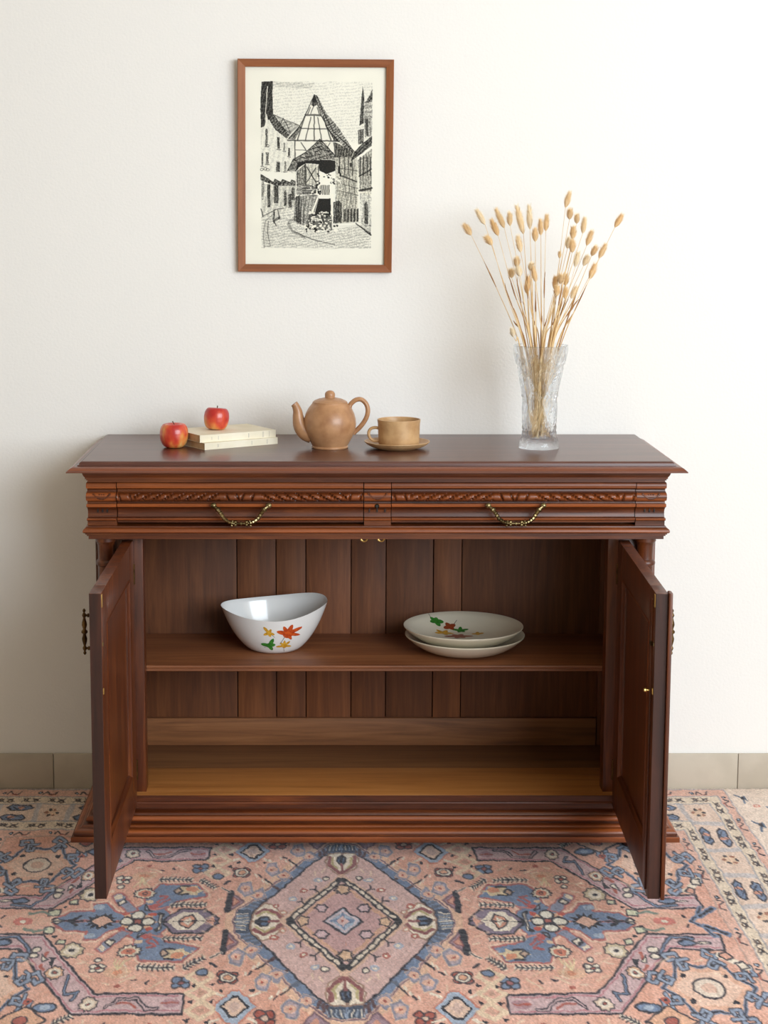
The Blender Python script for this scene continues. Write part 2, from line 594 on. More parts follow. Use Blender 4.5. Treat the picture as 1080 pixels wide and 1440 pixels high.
# posts, columns, sides
for s in (-1, 1):
    sb(MB().box(s*0.6190, s*0.7445, -0.455, -0.4025, 0.1425, 0.8525, b=0.0015), 'front_post', wood_z)
    pr = [(0.030, 0.1427), (0.030, 0.152), (0.0255, 0.156), (0.0265, 0.163), (0.0275, 0.170), (0.024, 0.178), (0.0215, 0.186), (0.0235, 0.240), (0.0245, 0.290),
          (0.0225, 0.340), (0.0215, 0.350), (0.0255, 0.354), (0.0265, 0.360), (0.0255, 0.366), (0.0215, 0.370), (0.0240, 0.420), (0.0245, 0.520), (0.0235, 0.640),
          (0.0215, 0.768), (0.0215, 0.775), (0.0260, 0.779), (0.0268, 0.784), (0.0255, 0.789), (0.0210, 0.793), (0.0205, 0.800), (0.0215, 0.830),
          (0.0240, 0.838), (0.0272, 0.842), (0.0272, 0.8525)]
    sb(MB().lathe(pr, s*0.7135, -0.4795, 0, 28), 'column', wood_z)
    sb(MB().box(s*0.722, s*0.744, -0.400, -0.006, 0.1425, 0.8525), 'side_panel', wood_z, smooth=0)
    # side panel moulded frame seen from outside
    for z0, z1 in ((0.20, 0.245), (0.75, 0.795)):
        sb(MB().box(s*0.7435, s*0.749, -0.37, -0.04, z0, z1, b=0.001), 'side_rail', wood_y)

# back of framed oak boards
bx = [-0.722, -0.391, -0.277, -0.190, -0.058, 0.044, 0.182, 0.265, 0.722]
tone = [0, 1, 0, 1, 0, 0, 1, 0]
for i in range(8):
    off = 0.004 if tone[i] else 0.0
    sb(MB().box(bx[i]+0.0014, bx[i+1]-0.0014, -0.031-off, -0.010, 0.140, 0.888, b=0.001), 'back_plank', oak_z)
sb(MB().box(-0.664, 0.664, -0.046, -0.028, 0.1435, 0.2255, b=0.0012), 'back_rail', oak_x)
for s in (-1, 1):
    sb(MB().box(s*0.667, s*0.7215, -0.044, -0.028, 0.1435, 0.888, b=0.001), 'back_stile', oak_z)
sb(MB().box(-0.722, 0.722, -0.010, -0.006, 0.130, 0.888), 'back_liner', oak_z, smooth=0)

# floor of the cupboard, two boards
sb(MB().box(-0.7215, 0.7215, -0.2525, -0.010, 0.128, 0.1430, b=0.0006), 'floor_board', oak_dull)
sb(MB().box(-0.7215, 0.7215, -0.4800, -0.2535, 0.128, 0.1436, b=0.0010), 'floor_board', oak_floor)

# shelf with moulded front
sh = [(-0.046, 0.481), (-0.396, 0.481), (-0.3995, 0.480), (-0.401, 0.477), (-0.400, 0.4735), (-0.397, 0.4725), (-0.397, 0.4705), (-0.399, 0.4695),
      (-0.3995, 0.4665), (-0.398, 0.4645), (-0.046, 0.4645)]
shelf = sb(MB().extrude_x(sh, -0.7215, 0.7215), 'shelf', oak_shelf)
for s in (-1, 1):
    sb(MB().box(s*0.64, s*0.7215, -0.385, -0.06, 0.444, 0.4643), 'shelf_batten', oak_shelf, smooth=0)

# brass catch rings under the waist
for kx in (-0.031, 0.014):
    k = MB()
    ring = [(kx+0.0085*math.cos(a), -0.487, 0.8500+0.0085*math.sin(a)) for a in [PI+PI*i/12 for i in range(13)]]
    k.tube(ring, 0.0028, 8)
    for s in (-1, 1):
        k.box(kx+s*0.0085-0.004, kx+s*0.0085+0.004, -0.490, -0.484, 0.8490, 0.8524)
    sb(k, 'catch_ring', brass_bright)

# doors
DT, DL, DZ0, DZ1 = 0.028, 0.6395, 0.1165, 0.8440
for s, hx, an in ((-1, -0.641, -PI/2-0.002), (1, 0.641, -PI/2-0.0355)):
    T = s*DT                       # outer face on this side
    st, rt, rb = 0.088, 0.086, 0.102
    H = DZ1-DZ0
    fr = MB()
    fr.box(0, st, 0, T, 0, H, b=0.0012)
    fr.box(DL-st, DL, 0, T, 0, H, b=0.0012)
    fr.box(st, DL-st, 0.0003*s, T-0.0003*s, 0, rb, b=0.0008)
    fr.box(st, DL-st, 0.0003*s, T-0.0003*s, H-rt, H, b=0.0008)
    d = fr.build('door', wood_z, SB)
    d.location = (hx, -0.482+0.27, DZ0)
    d.rotation_euler = (0, 0, an)
    MB().box(st-0.006, DL-st+0.006, s*0.0105, s*0.0190, rb-0.006, H-rt+0.006).build('panel', wood_z, d, smooth=0)
    # moulding round the panel, inside and outside

    def mould(pa, pb, nrm, y0, out):
        """small ogee strip from pa to pb (x,z), section grows along nrm (into the panel); y0 face, out = direction off the face"""
        sec = [(0, 0.000), (0.003, 0.0016), (0.007, 0.001), (0.010, -0.003), (0.014, -0.006), (0.0145, -0.0105), (0, -0.0105)]
        ax, az = pa; bx2, bz = pb
        ux, uz = (bx2-ax), (bz-az)
        ln = math.hypot(ux, uz); ux, uz = ux/ln, uz/ln
        n_ = len(sec)
        vs = []
        for e, (px_, pz_) in enumerate(((ax, az), (bx2, bz))):
            sg = 1 if e == 0 else -1
            for w_, h_ in sec:       # mitred ends
                vs.append((px_+nrm[0]*w_+sg*ux*w_, y0+out*h_, pz_+nrm[1]*w_+sg*uz*w_))
        fs = [(i, (i+1) % n_, n_+(i+1) % n_, n_+i) for i in range(n_)]+[tuple(range(n_)), tuple(range(n_, 2*n_))]
        return MB().add(vs, fs)
    xa, xb, za, zb = st, DL-st, rb, H-rt
    for y0, out in ((0.0, -s), (T, s)):
        mould((xa, za), (xa, zb), (1, 0), y0, out).build('panel_moulding', wood_z, d)
        mould((xb, za), (xb, zb), (-1, 0), y0, out).build('panel_moulding', wood_z, d)
        mould((xa, za), (xb, za), (0, 1), y0, out).build('panel_moulding', wood_x, d)
        mould((xa, zb), (xb, zb), (0, -1), y0, out).build('panel_moulding', wood_x, d)
    # long pull on the outer face
    hxp, hz0 = DL-0.062, 0.625
    pr = [(0.0008, -0.005), (0.0034, -0.002), (0.0036, 0.001), (0.0020, 0.004), (0.0040, 0.008), (0.0052, 0.011), (0.0040, 0.014), (0.0026, 0.017), (0.0056, 0.028),
          (0.0062, 0.034), (0.0036, 0.043), (0.0044, 0.0455), (0.0074, 0.048), (0.0074, 0.052), (0.0044, 0.0545), (0.0036, 0.057), (0.0062, 0.066), (0.0056, 0.072),
          (0.0026, 0.083), (0.0040, 0.086), (0.0052, 0.089), (0.0040, 0.092), (0.0020, 0.096), (0.0036, 0.099), (0.0034, 0.102), (0.0008, 0.105)]
    hp = MB().lathe(pr, hxp, T+s*0.0205, hz0-0.052, 12)
    for zz in (hz0-0.041, hz0+0.037):
        q = MB().lathe([(0.0065, 0), (0.0065, 0.0015), (0.0030, 0.003), (0.0028, 0.008), (0.0050, 0.010), (0.0050, 0.012), (0.0028, 0.014), (0.0026, 0.020)], n=10)
        q.xf(Matrix.Translation((hxp, T, zz)) @ Matrix.Rotation(-s*PI/2, 4, 'X'))
        hp.add(q.v, q.f)
    hp.build('pull_handle', brass_dark, d)
    # dark strip added on the leading edge, its shade put into the colour
    MB().box(DL+0.0001, DL+0.0012, s*0.0008, T-s*0.0008, 0.001, H-0.001).build('edge_shade_strip', wood_edge_shade, d, smooth=0)
    # small brass fittings on the inner face near the free edge
    MB().box(DL-0.016, DL-0.004, -s*0.0016, s*0.004, H-0.034, H-0.004, b=0.0008).build('bolt_plate', brass_bright, d)
    MB().box(DL-0.012, DL-0.006, -s*0.002, s*0.003, H-0.125, H-0.116, b=0.0006).build('screw_plate', brass, d)
    MB().box(DL-0.013, DL-0.005, -s*0.002, s*0.003, H-0.238, H-0.224, b=0.0006).build('screw_plate', brass_bright, d)
    for zz in (0.07, H-0.12):
        MB().tube([(-0.003, s*0.001, zz), (-0.003, s*0.001, zz+0.055)], 0.0042, 10).build('hinge', brass_dark, d)
    if s > 0:
        # cover strip on the leading edge and the rod of the lock
        MB().box(DL-0.020, DL+0.011, T+s*0.0002, T+s*0.0095, 0.001, H+0.003, b=0.003).build('cover_strip', wood_z, d)
        MB().box(DL-0.0365, DL-0.028, -s*0.0042, -s*0.0002, 0.012, H-0.02, b=0.001).build('lock_rod', wood_z, d)
        kn = MB().lathe([(0.0028, 0), (0.0028, 0.006), (0.0048, 0.008), (0.0048, 0.012), (0.002, 0.014)], n=10)
        kn.xf(Matrix.Translation((DL-0.032, -s*0.004, H-0.235)) @ Matrix.Rotation(s*PI/2, 4, 'X'))
        kn.build('rod_knob', brass_bright, d)
        MB().box(DL-0.040, DL-0.024, -s*0.006, -s*0.0001, H-0.128, H-0.118, b=0.001).build('rod_guide', brass_dark, d)

# ------------------------------------------------------------------ things on the sideboard
stone = simple('brown_stoneware', rgb(186, 140, 100), 0.40, coat=0.12, noise=(rgb(158, 112, 76), 28, .30, .62), bump=0.10, bscale=90)
stone_cup = simple('sandy_stoneware', rgb(200, 162, 116), 0.45, coat=0.08, noise=(rgb(172, 130, 86), 26, .30, .60), bump=0.10, bscale=90)

# teapot
TX, TY = -0.1205, -0.285
TP = tag(empty('teapot', (TX, TY, HT)), 'round brown stoneware teapot with its spout to the left, on the sideboard top', 'teapot')
body = [(0.048, 0.0), (0.050, 0.002), (0.050, 0.005), (0.0485, 0.007), (0.0555, 0.020), (0.0640, 0.036), (0.0695, 0.052), (0.0715, 0.066), (0.0705, 0.080),
        (0.0665, 0.095), (0.0600, 0.108), (0.0520, 0.1185), (0.0485, 0.1225), (0.0480, 0.1245), (0.0460, 0.1250), (0.0450, 0.1215), (0.0440, 0.1180)]
MB().lathe(body, n=48).build('body', stone, TP)
lid = [(0.0435, 0.1180), (0.0435, 0.1235), (0.0470, 0.1240), (0.0475, 0.1262), (0.0430, 0.1300), (0.0330, 0.1345), (0.0200, 0.1375), (0.0135, 0.1382)]
ld = MB().lathe(lid, n=40).build('lid', stone, TP)
kn = [(0.0135, 0.1380), (0.0138, 0.1420), (0.0142, 0.1455), (0.0135, 0.1500), (0.0105, 0.1545), (0.0060, 0.1572), (0.0010, 0.1580)]
MB().lathe(kn, n=24).build('knob', stone, ld)
sp = spline([(-0.050, 0, 0.036), (-0.066, 0, 0.042), (-0.081, 0, 0.060), (-0.0865, 0, 0.082), (-0.0885, 0, 0.101), (-0.0935, 0, 0.115), (-0.098, 0, 0.1215)], 22)
rr = list(np.interp(np.linspace(0, 1, 22), [0, .25, .5, .75, .92, 1], [.024, .0215, .0155, .0112, .0098, .0102]))
spm = MB().tube(sp, rr, 18, caps=False)
k0 = len(spm.v)
inner = MB().tube(sp[::-1], [r*0.74 for r in rr[::-1]], 18, caps=False)
spm.add(inner.v, inner.f)
ne = 21*18
spm.f += [(ne+k, ne+(k+1) % 18, k0+(k+1) % 18, k0+k) for k in range(18)]
spm.build('spout', stone, TP)
hd = spline([(0.052, 0, 0.112), (0.058, 0, 0.122), (0.070, 0, 0.1315), (0.085, 0, 0.133), (0.098, 0, 0.122), (0.1035, 0, 0.105), (0.1005, 0, 0.086), (0.090, 0, 0.067), (0.076, 0, 0.051), (0.063, 0, 0.040)], 34)
MB().tube(hd, [0.0075]*2+[0.0065]*30+[0.0072]*2, 12, flat=1.25).build('handle', stone, TP)

# saucer and cup
CX, CY = 0.0645, -0.300
SA = [(0.052, 0.0), (0.056, 0.002), (0.070, 0.006), (0.083, 0.013), (0.0895, 0.0195), (0.0895, 0.0212), (0.0870, 0.0212), (0.079, 0.0150), (0.066, 0.0095), (0.045, 0.0075), (0.0005, 0.0075)]
saucer = MB().lathe(SA, n=56, cap1=False).build('saucer', stone_cup, loc=(CX-0.002, CY, HT))
tag(saucer, 'sandy brown stoneware saucer under the teacup', 'saucer')
CPO = tag(empty('teacup', (CX+0.003, CY+0.004, HT+0.0078)), 'sandy brown stoneware teacup standing on its saucer', 'cup')
CB = [(0.050, 0.0), (0.0535, 0.002), (0.0555, 0.008), (0.0565, 0.030), (0.0575, 0.060), (0.0590, 0.0700), (0.0590, 0.0722), (0.0570, 0.0728), (0.0555, 0.0715), (0.0540, 0.0600), (0.0525, 0.0300),
      (0.0510, 0.012), (0.045, 0.007), (0.0005, 0.006)]
MB().lathe(CB, n=56, cap1=False).build('body', stone_cup, CPO)
hc = spline([(-0.0545, 0, 0.048), (-0.066, 0, 0.0495), (-0.0775, 0, 0.0455), (-0.0825, 0, 0.034), (-0.0785, 0, 0.021), (-0.067, 0, 0.0135), (-0.0535, 0, 0.013)], 24)
MB().tube(hc, 0.0042, 12, flat=1.3).build('handle', stone_cup, CPO)

# apples


def apple_mat(name, green):
    m, nt, N, L, P = new_mat(name)
    tc = N.new('ShaderNodeTexCoord')
    mp = N.new('ShaderNodeMapping')
    mp.inputs['Scale'].default_value = (55, 55, 10)
    L.new(tc.outputs['Object'], mp.inputs['Vector'])
    n1 = N.new('ShaderNodeTexNoise'); n1.inputs['Scale'].default_value = 1.0; n1.inputs['Detail'].default_value = 5
    L.new(mp.outputs[0], n1.inputs['Vector'])
    n2 = N.new('ShaderNodeTexNoise'); n2.inputs['Scale'].default_value = 22; n2.inputs['Detail'].default_value = 2
    L.new(tc.outputs['Object'], n2.inputs['Vector'])
    sx = N.new('ShaderNodeSeparateXYZ')
    L.new(tc.outputs['Object'], sx.inputs[0])
    a = N.new('ShaderNodeMath'); a.operation = 'MULTIPLY_ADD'
    L.new(sx.outputs['Z'], a.inputs[0]); a.inputs[1].default_value = -6.0*green
    L.new(n2.outputs['Fac'], a.inputs[2])
    a2 = N.new('ShaderNodeMath'); a2.operation = 'MULTIPLY_ADD'
    L.new(n1.outputs['Fac'], a2.inputs[0]); a2.inputs[1].default_value = 0.55
    L.new(a.outputs[0], a2.inputs[2])
    r = ramp(N, [(0.55-0.14*green, rgb(184, 40, 36)), (0.72-0.15*green, rgb(208, 76, 48)), (0.84-0.12*green, rgb(224, 132, 66)), (1.0-0.04*green, rgb(228, 184, 110))])
    L.new(a2.outputs[0], r.inputs[0])
    L.new(r.outputs[0], P.inputs['Base Color'])
    P.inputs['Roughness'].default_value = 0.32
    P.inputs['Coat Weight'].default_value = 0.25
    return m


def apple(loc, r, h, mat, label, tilt, rz):
    prof = [(0.001, 0.10), (0.12, 0.07), (0.30, 0.015), (0.48, 0.0), (0.67, 0.04), (0.84, 0.15), (0.955, 0.33), (1.0, 0.53), (0.99, 0.68), (0.94, 0.82), (0.83, 0.94), (0.68, 1.0), (0.48, 0.985), (0.30, 0.93),
            (0.14, 0.85), (0.04, 0.80), (0.001, 0.79)]
    pp = spline([(a, b, 0) for a, b in prof], 46)
    n = 40
    vs, fs = [], []
    for p in pp:
        for k in range(n):
            a = 2*PI*k/n
            lob = 1+0.022*math.cos(5*a)*(1-p[1])
            vs.append((max(p[0], 0.0005)*r*lob*math.cos(a), max(p[0], 0.0005)*r*lob*math.sin(a), p[1]*h+0.004*r*math.cos(5*a)*(p[0] < .9)*0))
    m_ = len(pp)
    for i in range(m_-1):
        for k in range(n):
            fs.append((i*n+k, i*n+(k+1) % n, (i+1)*n+(k+1) % n, (i+1)*n+k))
    e = empty('apple', loc)
    e.rotation_euler = (tilt[0], tilt[1], rz)
    MB().add(vs, fs).build('flesh', mat, e, smooth=80)
    MB().tube(spline([(0, 0, h*0.80), (0.001, 0, h*0.95), (-0.004, 0.001, h*1.10)], 8), [.0011, .001, .001, .001, .0011, .0012, .0014, .0018], 7).build('stem', simple('apple_stem', rgb(84, 58, 34), 0.7), e)
    tag(e, label, 'apple')
    return e


apple((-0.5475, -0.278, HT+0.0002), 0.0390, 0.0655, apple_mat('apple_red', 0.25), 'larger deep red apple lying directly on the sideboard top left of the books', (0, 0), 0.5)

# books
paper_cover = simple('cream_paper_cover', rgb(238, 230, 208), 0.7, noise=(rgb(228, 218, 192), 14, .35, .65))
page_edge = simple('aged_page_edges', rgb(206, 178, 140), 0.85, noise=(rgb(188, 158, 120), 30, .4, .6))
ink_grey = simple('faded_grey_ink', rgb(150, 146, 140), 0.8)


def book(loc, rz, ln, wd, th, label, marks):
    e = tag(empty('book', loc, rz), label, 'book', 'paperbacks stacked beside the apples')
    c = 0.0006
    cv = MB().box(0, ln, 0, wd, 0, c).box(0, ln, 0, wd, th-c, th).box(0, ln, 0, 0.0012, c, th-c)
    cv = cv.build('cover', paper_cover, e, smooth=0)
    MB().box(0.0012, ln-0.0012, 0.0013, wd-0.002, c+0.0001, th-c-0.0001).build('page_block', page_edge, e, smooth=0)
    for xa, w, za, hh in marks:
        MB().box(xa, xa+w, -0.00015, 0.0001, th*za, th*(za+hh)).build('spine_print', ink_grey, cv, smooth=0)
    return e


book((-0.4600, -0.3340, HT+0.0002), math.radians(33.2), 0.2320, 0.155, 0.0185, 'lower cream paperback book of the stack, lying on the sideboard top',
     [(0.040, 0.0008, .25, .5), (0.043, 0.0006, .3, .4), (0.148, 0.0010, .2, .6), (0.196, 0.0006, .15, .7), (0.199, 0.0006, .15, .7)])
book((-0.4735, -0.3235, HT+0.0189), math.radians(31.0), 0.2360, 0.165, 0.0200, 'upper cream paperback book of the stack with an apple on it',
     [(0.036, 0.0008, .3, .4), (0.056, 0.0008, .25, .5), (0.150, 0.0012, .2, .6), (0.194, 0.0007, .1, .8), (0.197, 0.0007, .1, .8), (0.215, 0.0006, .1, .8)])
apple((-0.4385, -0.196, HT+0.0391), 0.0352, 0.0600, apple_mat('apple_orange', 1.0), 'smaller orange-red apple lying on top of the two books', (0.10, 0.06), 1.9)

# crystal vase
m, nt, N, L, P = new_mat('crystal_glass')
N.remove(P)
gl = N.new('ShaderNodeBsdfGlass'); gl.inputs['IOR'].default_value = 1.45; gl.inputs['Roughness'].default_value = 0.0
gl.inputs['Color'].default_value = (0.98, 0.99, 1.0, 1)
tr = N.new('ShaderNodeBsdfTransparent')
tr.inputs['Color'].default_value = (0.97, 0.98, 0.99, 1)
mxs = N.new('ShaderNodeMixShader'); mxs.inputs[0].default_value = 0.55
L.new(tr.outputs[0], mxs.inputs[1]); L.new(gl.outputs[0], mxs.inputs[2])
L.new(mxs.outputs[0], N['Material Output'].inputs['Surface'])
crystal = m
VX, VY = 0.4515, -0.285
vp = [(0.0, 0.054), (0.004, 0.0548), (0.012, 0.0545), (0.022, 0.0515), (0.032, 0.0490), (0.042, 0.0482), (0.090, 0.0480), (0.130, 0.0490), (0.160, 0.0520), (0.190, 0.0575),
      (0.215, 0.0635), (0.240, 0.0695), (0.258, 0.0730), (0.268, 0.0742), (0.280, 0.0745)]
zs = np.linspace(0, 0.280, 64)
ro = np.interp(zs, [a for a, _ in vp], [b_ for _, b_ in vp])
nv = 96
vs, fs = [], []
for i, z in enumerate(zs):
    for k in range(nv):
        a = 2*PI*k/nv
        d = 0.0
        u = a/(2*PI)*8                 # eight panels round
        fu = abs((u % 1)-0.5)*2        # 0 in the middle of a panel
        if 0.018 < z < 0.262:
            d += 0.0016*(1-fu)                                 # long flat flutes
            # crossing mitre cuts
            for sgn in (1, -1):
                w = (u*1.0+sgn*z/0.085) % 1
                d += 0.0038*max(0, 1-abs(w-0.5)/0.15)
            # rows of fine cross cuts in three bands
            for z0, z1 in ((0.045, 0.080), (0.125, 0.160), (0.205, 0.240)):
                if z0 < z < z1:
                    w1 = (u*3+z/0.018) % 1
                    w2 = (u*3-z/0.018) % 1
                    d += 0.0022*max(0, 1-abs(w1-0.5)/0.4)+0.0022*max(0, 1-abs(w2-0.5)/0.3)
        zz = z
        if i == len(zs)-1:
            zz = z+0.0022*abs(math.sin(a*16))                  # notched rim
        r = ro[i]-d
        vs.append((r*math.cos(a), r*math.sin(a), zz))
ri = [(zs[-1]+0.0004, ro[-1]-0.0035), (0.250, np.interp(.25, zs, ro)-0.0045), (0.200, np.interp(.2, zs, ro)-0.0055), (0.150, np.interp(.15, zs, ro)-0.006), (0.100, 0.0415), (0.050, 0.0410), (0.030, 0.0395), (0.024, 0.030), (0.022, 0.0008)]
m0 = len(zs)
for z, r in ri:
    for k in range(nv):
        a = 2*PI*k/nv
        vs.append((r*math.cos(a), r*math.sin(a), z))
for i in range(m0+len(ri)-1):
    for k in range(nv):
        fs.append((i*nv+k, i*nv+(k+1) % nv, (i+1)*nv+(k+1) % nv, (i+1)*nv+k))
fs.append(tuple(range(nv))[::-1])
fs.append(tuple(range((m0+len(ri)-1)*nv, (m0+len(ri))*nv)))
vase = MB().add(vs, fs).build('crystal_vase', crystal, smooth=0, loc=(VX, VY, HT+0.0002))
tag(vase, 'tall clear cut crystal vase holding dried grasses', 'vase')

# dried bunny-tail grasses
m, nt, N, L, P = new_mat('straw_stem')
tc = N.new('ShaderNodeTexCoord')
n = N.new('ShaderNodeTexNoise'); n.inputs['Scale'].default_value = 14; n.inputs['Detail'].default_value = 3
oi = N.new('ShaderNodeObjectInfo')
ad = N.new('ShaderNodeVectorMath'); ad.operation = 'ADD'
L.new(tc.outputs['Object'], ad.inputs[0]); L.new(oi.outputs['Random'], ad.inputs[1])
L.new(ad.outputs[0], n.inputs['Vector'])
r = ramp(N, [(0.30, rgb(196, 150, 96)), (0.5, rgb(228, 196, 144)), (0.7, rgb(244, 222, 184))])
L.new(n.outputs['Fac'], r.inputs[0]); L.new(r.outputs[0], P.inputs['Base Color'])
P.inputs['Roughness'].default_value = 0.7
straw = m
m, nt, N, L, P = new_mat('fluffy_head')
oi = N.new('ShaderNodeObjectInfo')
r = ramp(N, [(0.0, rgb(250, 218, 164)), (0.5, rgb(254, 232, 192)), (1.0, rgb(255, 242, 216))])
L.new(oi.outputs['Random'], r.inputs[0]); L.new(r.outputs[0], P.inputs['Base Color'])
P.inputs['Roughness'].default_value = 0.9
P.inputs['Sheen Weight'].default_value = 0.5
P.inputs['Subsurface Weight'].default_value = 0.0
tl = N.new('ShaderNodeBsdfTranslucent')
L.new(r.outputs[0], tl.inputs['Color'])
mxs = N.new('ShaderNodeMixShader'); mxs.inputs[0].default_value = 0.25
L.new(P.outputs[0], mxs.inputs[1]); L.new(tl.outputs[0], mxs.inputs[2])
L.new(mxs.outputs[0], N['Material Output'].inputs['Surface'])
fluff = m
sheath = simple('dry_leaf_sheath', rgb(190, 144, 92), 0.8, noise=(rgb(142, 98, 58), 30, .35, .65))

HEADS = [((0.263, -0.245, 1.64), (0.241, -0.245, 1.671)), ((0.292, -0.333, 1.669), (0.265, -0.333, 1.714)), ((0.334, -0.269, 1.639), (0.312, -0.269, 1.687)), ((0.314, -0.309, 1.615), (0.296, -0.309, 1.638)), ((0.355, -0.221, 1.659), (0.328, -0.221, 1.72)), ((0.357, -0.349, 1.666), (0.354, -0.349, 1.705)), ((0.4, -0.285, 1.644), (0.377, -0.285, 1.733)), ((0.423, -0.237, 1.656), (0.42, -0.237, 1.732)), ((0.428, -0.321, 1.624), (0.426, -0.321, 1.663)), ((0.45, -0.261, 1.64), (0.447, -0.261, 1.689)), ((0.465, -0.245, 1.651), (0.468, -0.245, 1.7)), ((0.388, -0.333, 1.596), (0.379, -0.333, 1.644)), ((0.514, -0.269, 1.714), (0.526, -0.269, 1.761)), ((0.52, -0.309, 1.683), (0.52, -0.309, 1.711)), ((0.552, -0.221, 1.671), (0.551, -0.221, 1.698)), ((0.55, -0.349, 1.646), (0.556, -0.349, 1.693)), ((0.533, -0.285, 1.63), (0.536, -0.285, 1.665)), ((0.526, -0.237, 1.604), (0.53, -0.237, 1.635)), ((0.527, -0.321, 1.595), (0.528, -0.321, 1.628)), ((0.502, -0.261, 1.578), (0.503, -0.261, 1.597)), ((0.577, -0.245, 1.612), (0.592, -0.245, 1.658)), ((0.534, -0.333, 1.557), (0.544, -0.333, 1.602)), ((0.566, -0.269, 1.558), (0.578, -0.269, 1.587)), ((0.581, -0.309, 1.586), (0.592, -0.309, 1.612)), ((0.615, -0.221, 1.577), (0.634, -0.221, 1.621)), ((0.635, -0.349, 1.662), (0.656, -0.349, 1.7)), ((0.581, -0.285, 1.523), (0.598, -0.285, 1.569)), ((0.389, -0.237, 1.553), (0.388, -0.237, 1.58)), ((0.389, -0.321, 1.532), (0.384, -0.321, 1.554)), ((0.373, -0.261, 1.525), (0.371, -0.261, 1.549)), ((0.416, -0.245, 1.482), (0.42, -0.245, 1.533)), ((0.43, -0.333, 1.517), (0.42, -0.333, 1.561)), ((0.489, -0.269, 1.494), (0.491, -0.269, 1.534)), ((0.499, -0.309, 1.511), (0.501, -0.309, 1.538)), ((0.525, -0.221, 1.503), (0.523, -0.221, 1.535)), ((0.484, -0.349, 1.48), (0.486, -0.349, 1.506)), ((0.515, -0.285, 1.47), (0.519, -0.285, 1.502)), ((0.539, -0.237, 1.468), (0.556, -0.237, 1.504)), ((0.415, -0.321, 1.547), (0.419, -0.321, 1.567)), ((0.373, -0.33, 1.369), (0.367, -0.33, 1.395))]
SHARED = 'beige bunny-tail grass stem in the vase, neither tallest, lowest nor outermost of the bunch'
SPECIAL = {0: 'bunny-tail grass stem at the far left edge of the bunch in the vase',
           1: 'bunny-tail grass stem second from the far left, its head high and tilted left',
           6: 'bunny-tail grass stem with the longest, fattest head, left of the middle of the bunch',
           7: 'upright bunny-tail grass stem just right of the one with the longest head',
           12: 'tallest bunny-tail grass stem, its head the highest in the bunch',
           24: 'bunny-tail grass stem below and left of the far right head, leaning right',
           25: 'bunny-tail grass stem at the far right edge of the bunch in the vase',
           26: 'bunny-tail grass stem with the lowest of the heads on the right edge of the bunch',
           39: 'short bunny-tail grass stem with its small head just above the left rim of the vase'}


def head_mesh(base, tip, width):
    base, tip = Vector(base), Vector(tip)
    ax = tip-base
    ln = ax.length*0.94
    ax.normalize()
    ref = Vector((0, 1, 0))
    u = ax.cross(ref).normalized()
    v = ax.cross(u)
    out = MB()
    n, m_ = 9, 9
    vs, fs = [], []
    for i in range(m_):
        t = i/(m_-1)
        rr_ = width*0.78*(math.sin(PI*min(1, max(0, t*0.96+0.02)))**0.6)*(1.06-0.42*t)
        for k in range(n):
            a = 2*PI*k/n
            vs.append(base+ax*(ln*0.9*t)+(u*math.cos(a)+v*math.sin(a))*max(rr_, 0.0004))
    for i in range(m_-1):
        for k in range(n):
            fs.append((i*n+k, i*n+(k+1) % n, (i+1)*n+(k+1) % n, (i+1)*n+k))
    out.add(vs, fs)
    for q in range(420):
        t = random.random()**0.9*0.95
        a = random.random()*2*PI
        rr_ = width*0.78*(math.sin(PI*min(1, max(0, t*0.96+0.02)))**0.6)*(1.06-0.42*t)
        d_ = (u*math.cos(a)+v*math.sin(a))
        p = base+ax*(ln*0.9*t)+d_*rr_
        e_ = p+(d_*random.uniform(0.2, 0.75)+ax).normalized()*random.uniform(0.5, 1.15)*width*1.35
        sd = ax.cross(d_)*width*0.06
        k = len(out.v)
        out.v += [tuple(p-sd), tuple(p+sd), tuple(e_)]
        out.f.append((k, k+1, k+2))
    return out


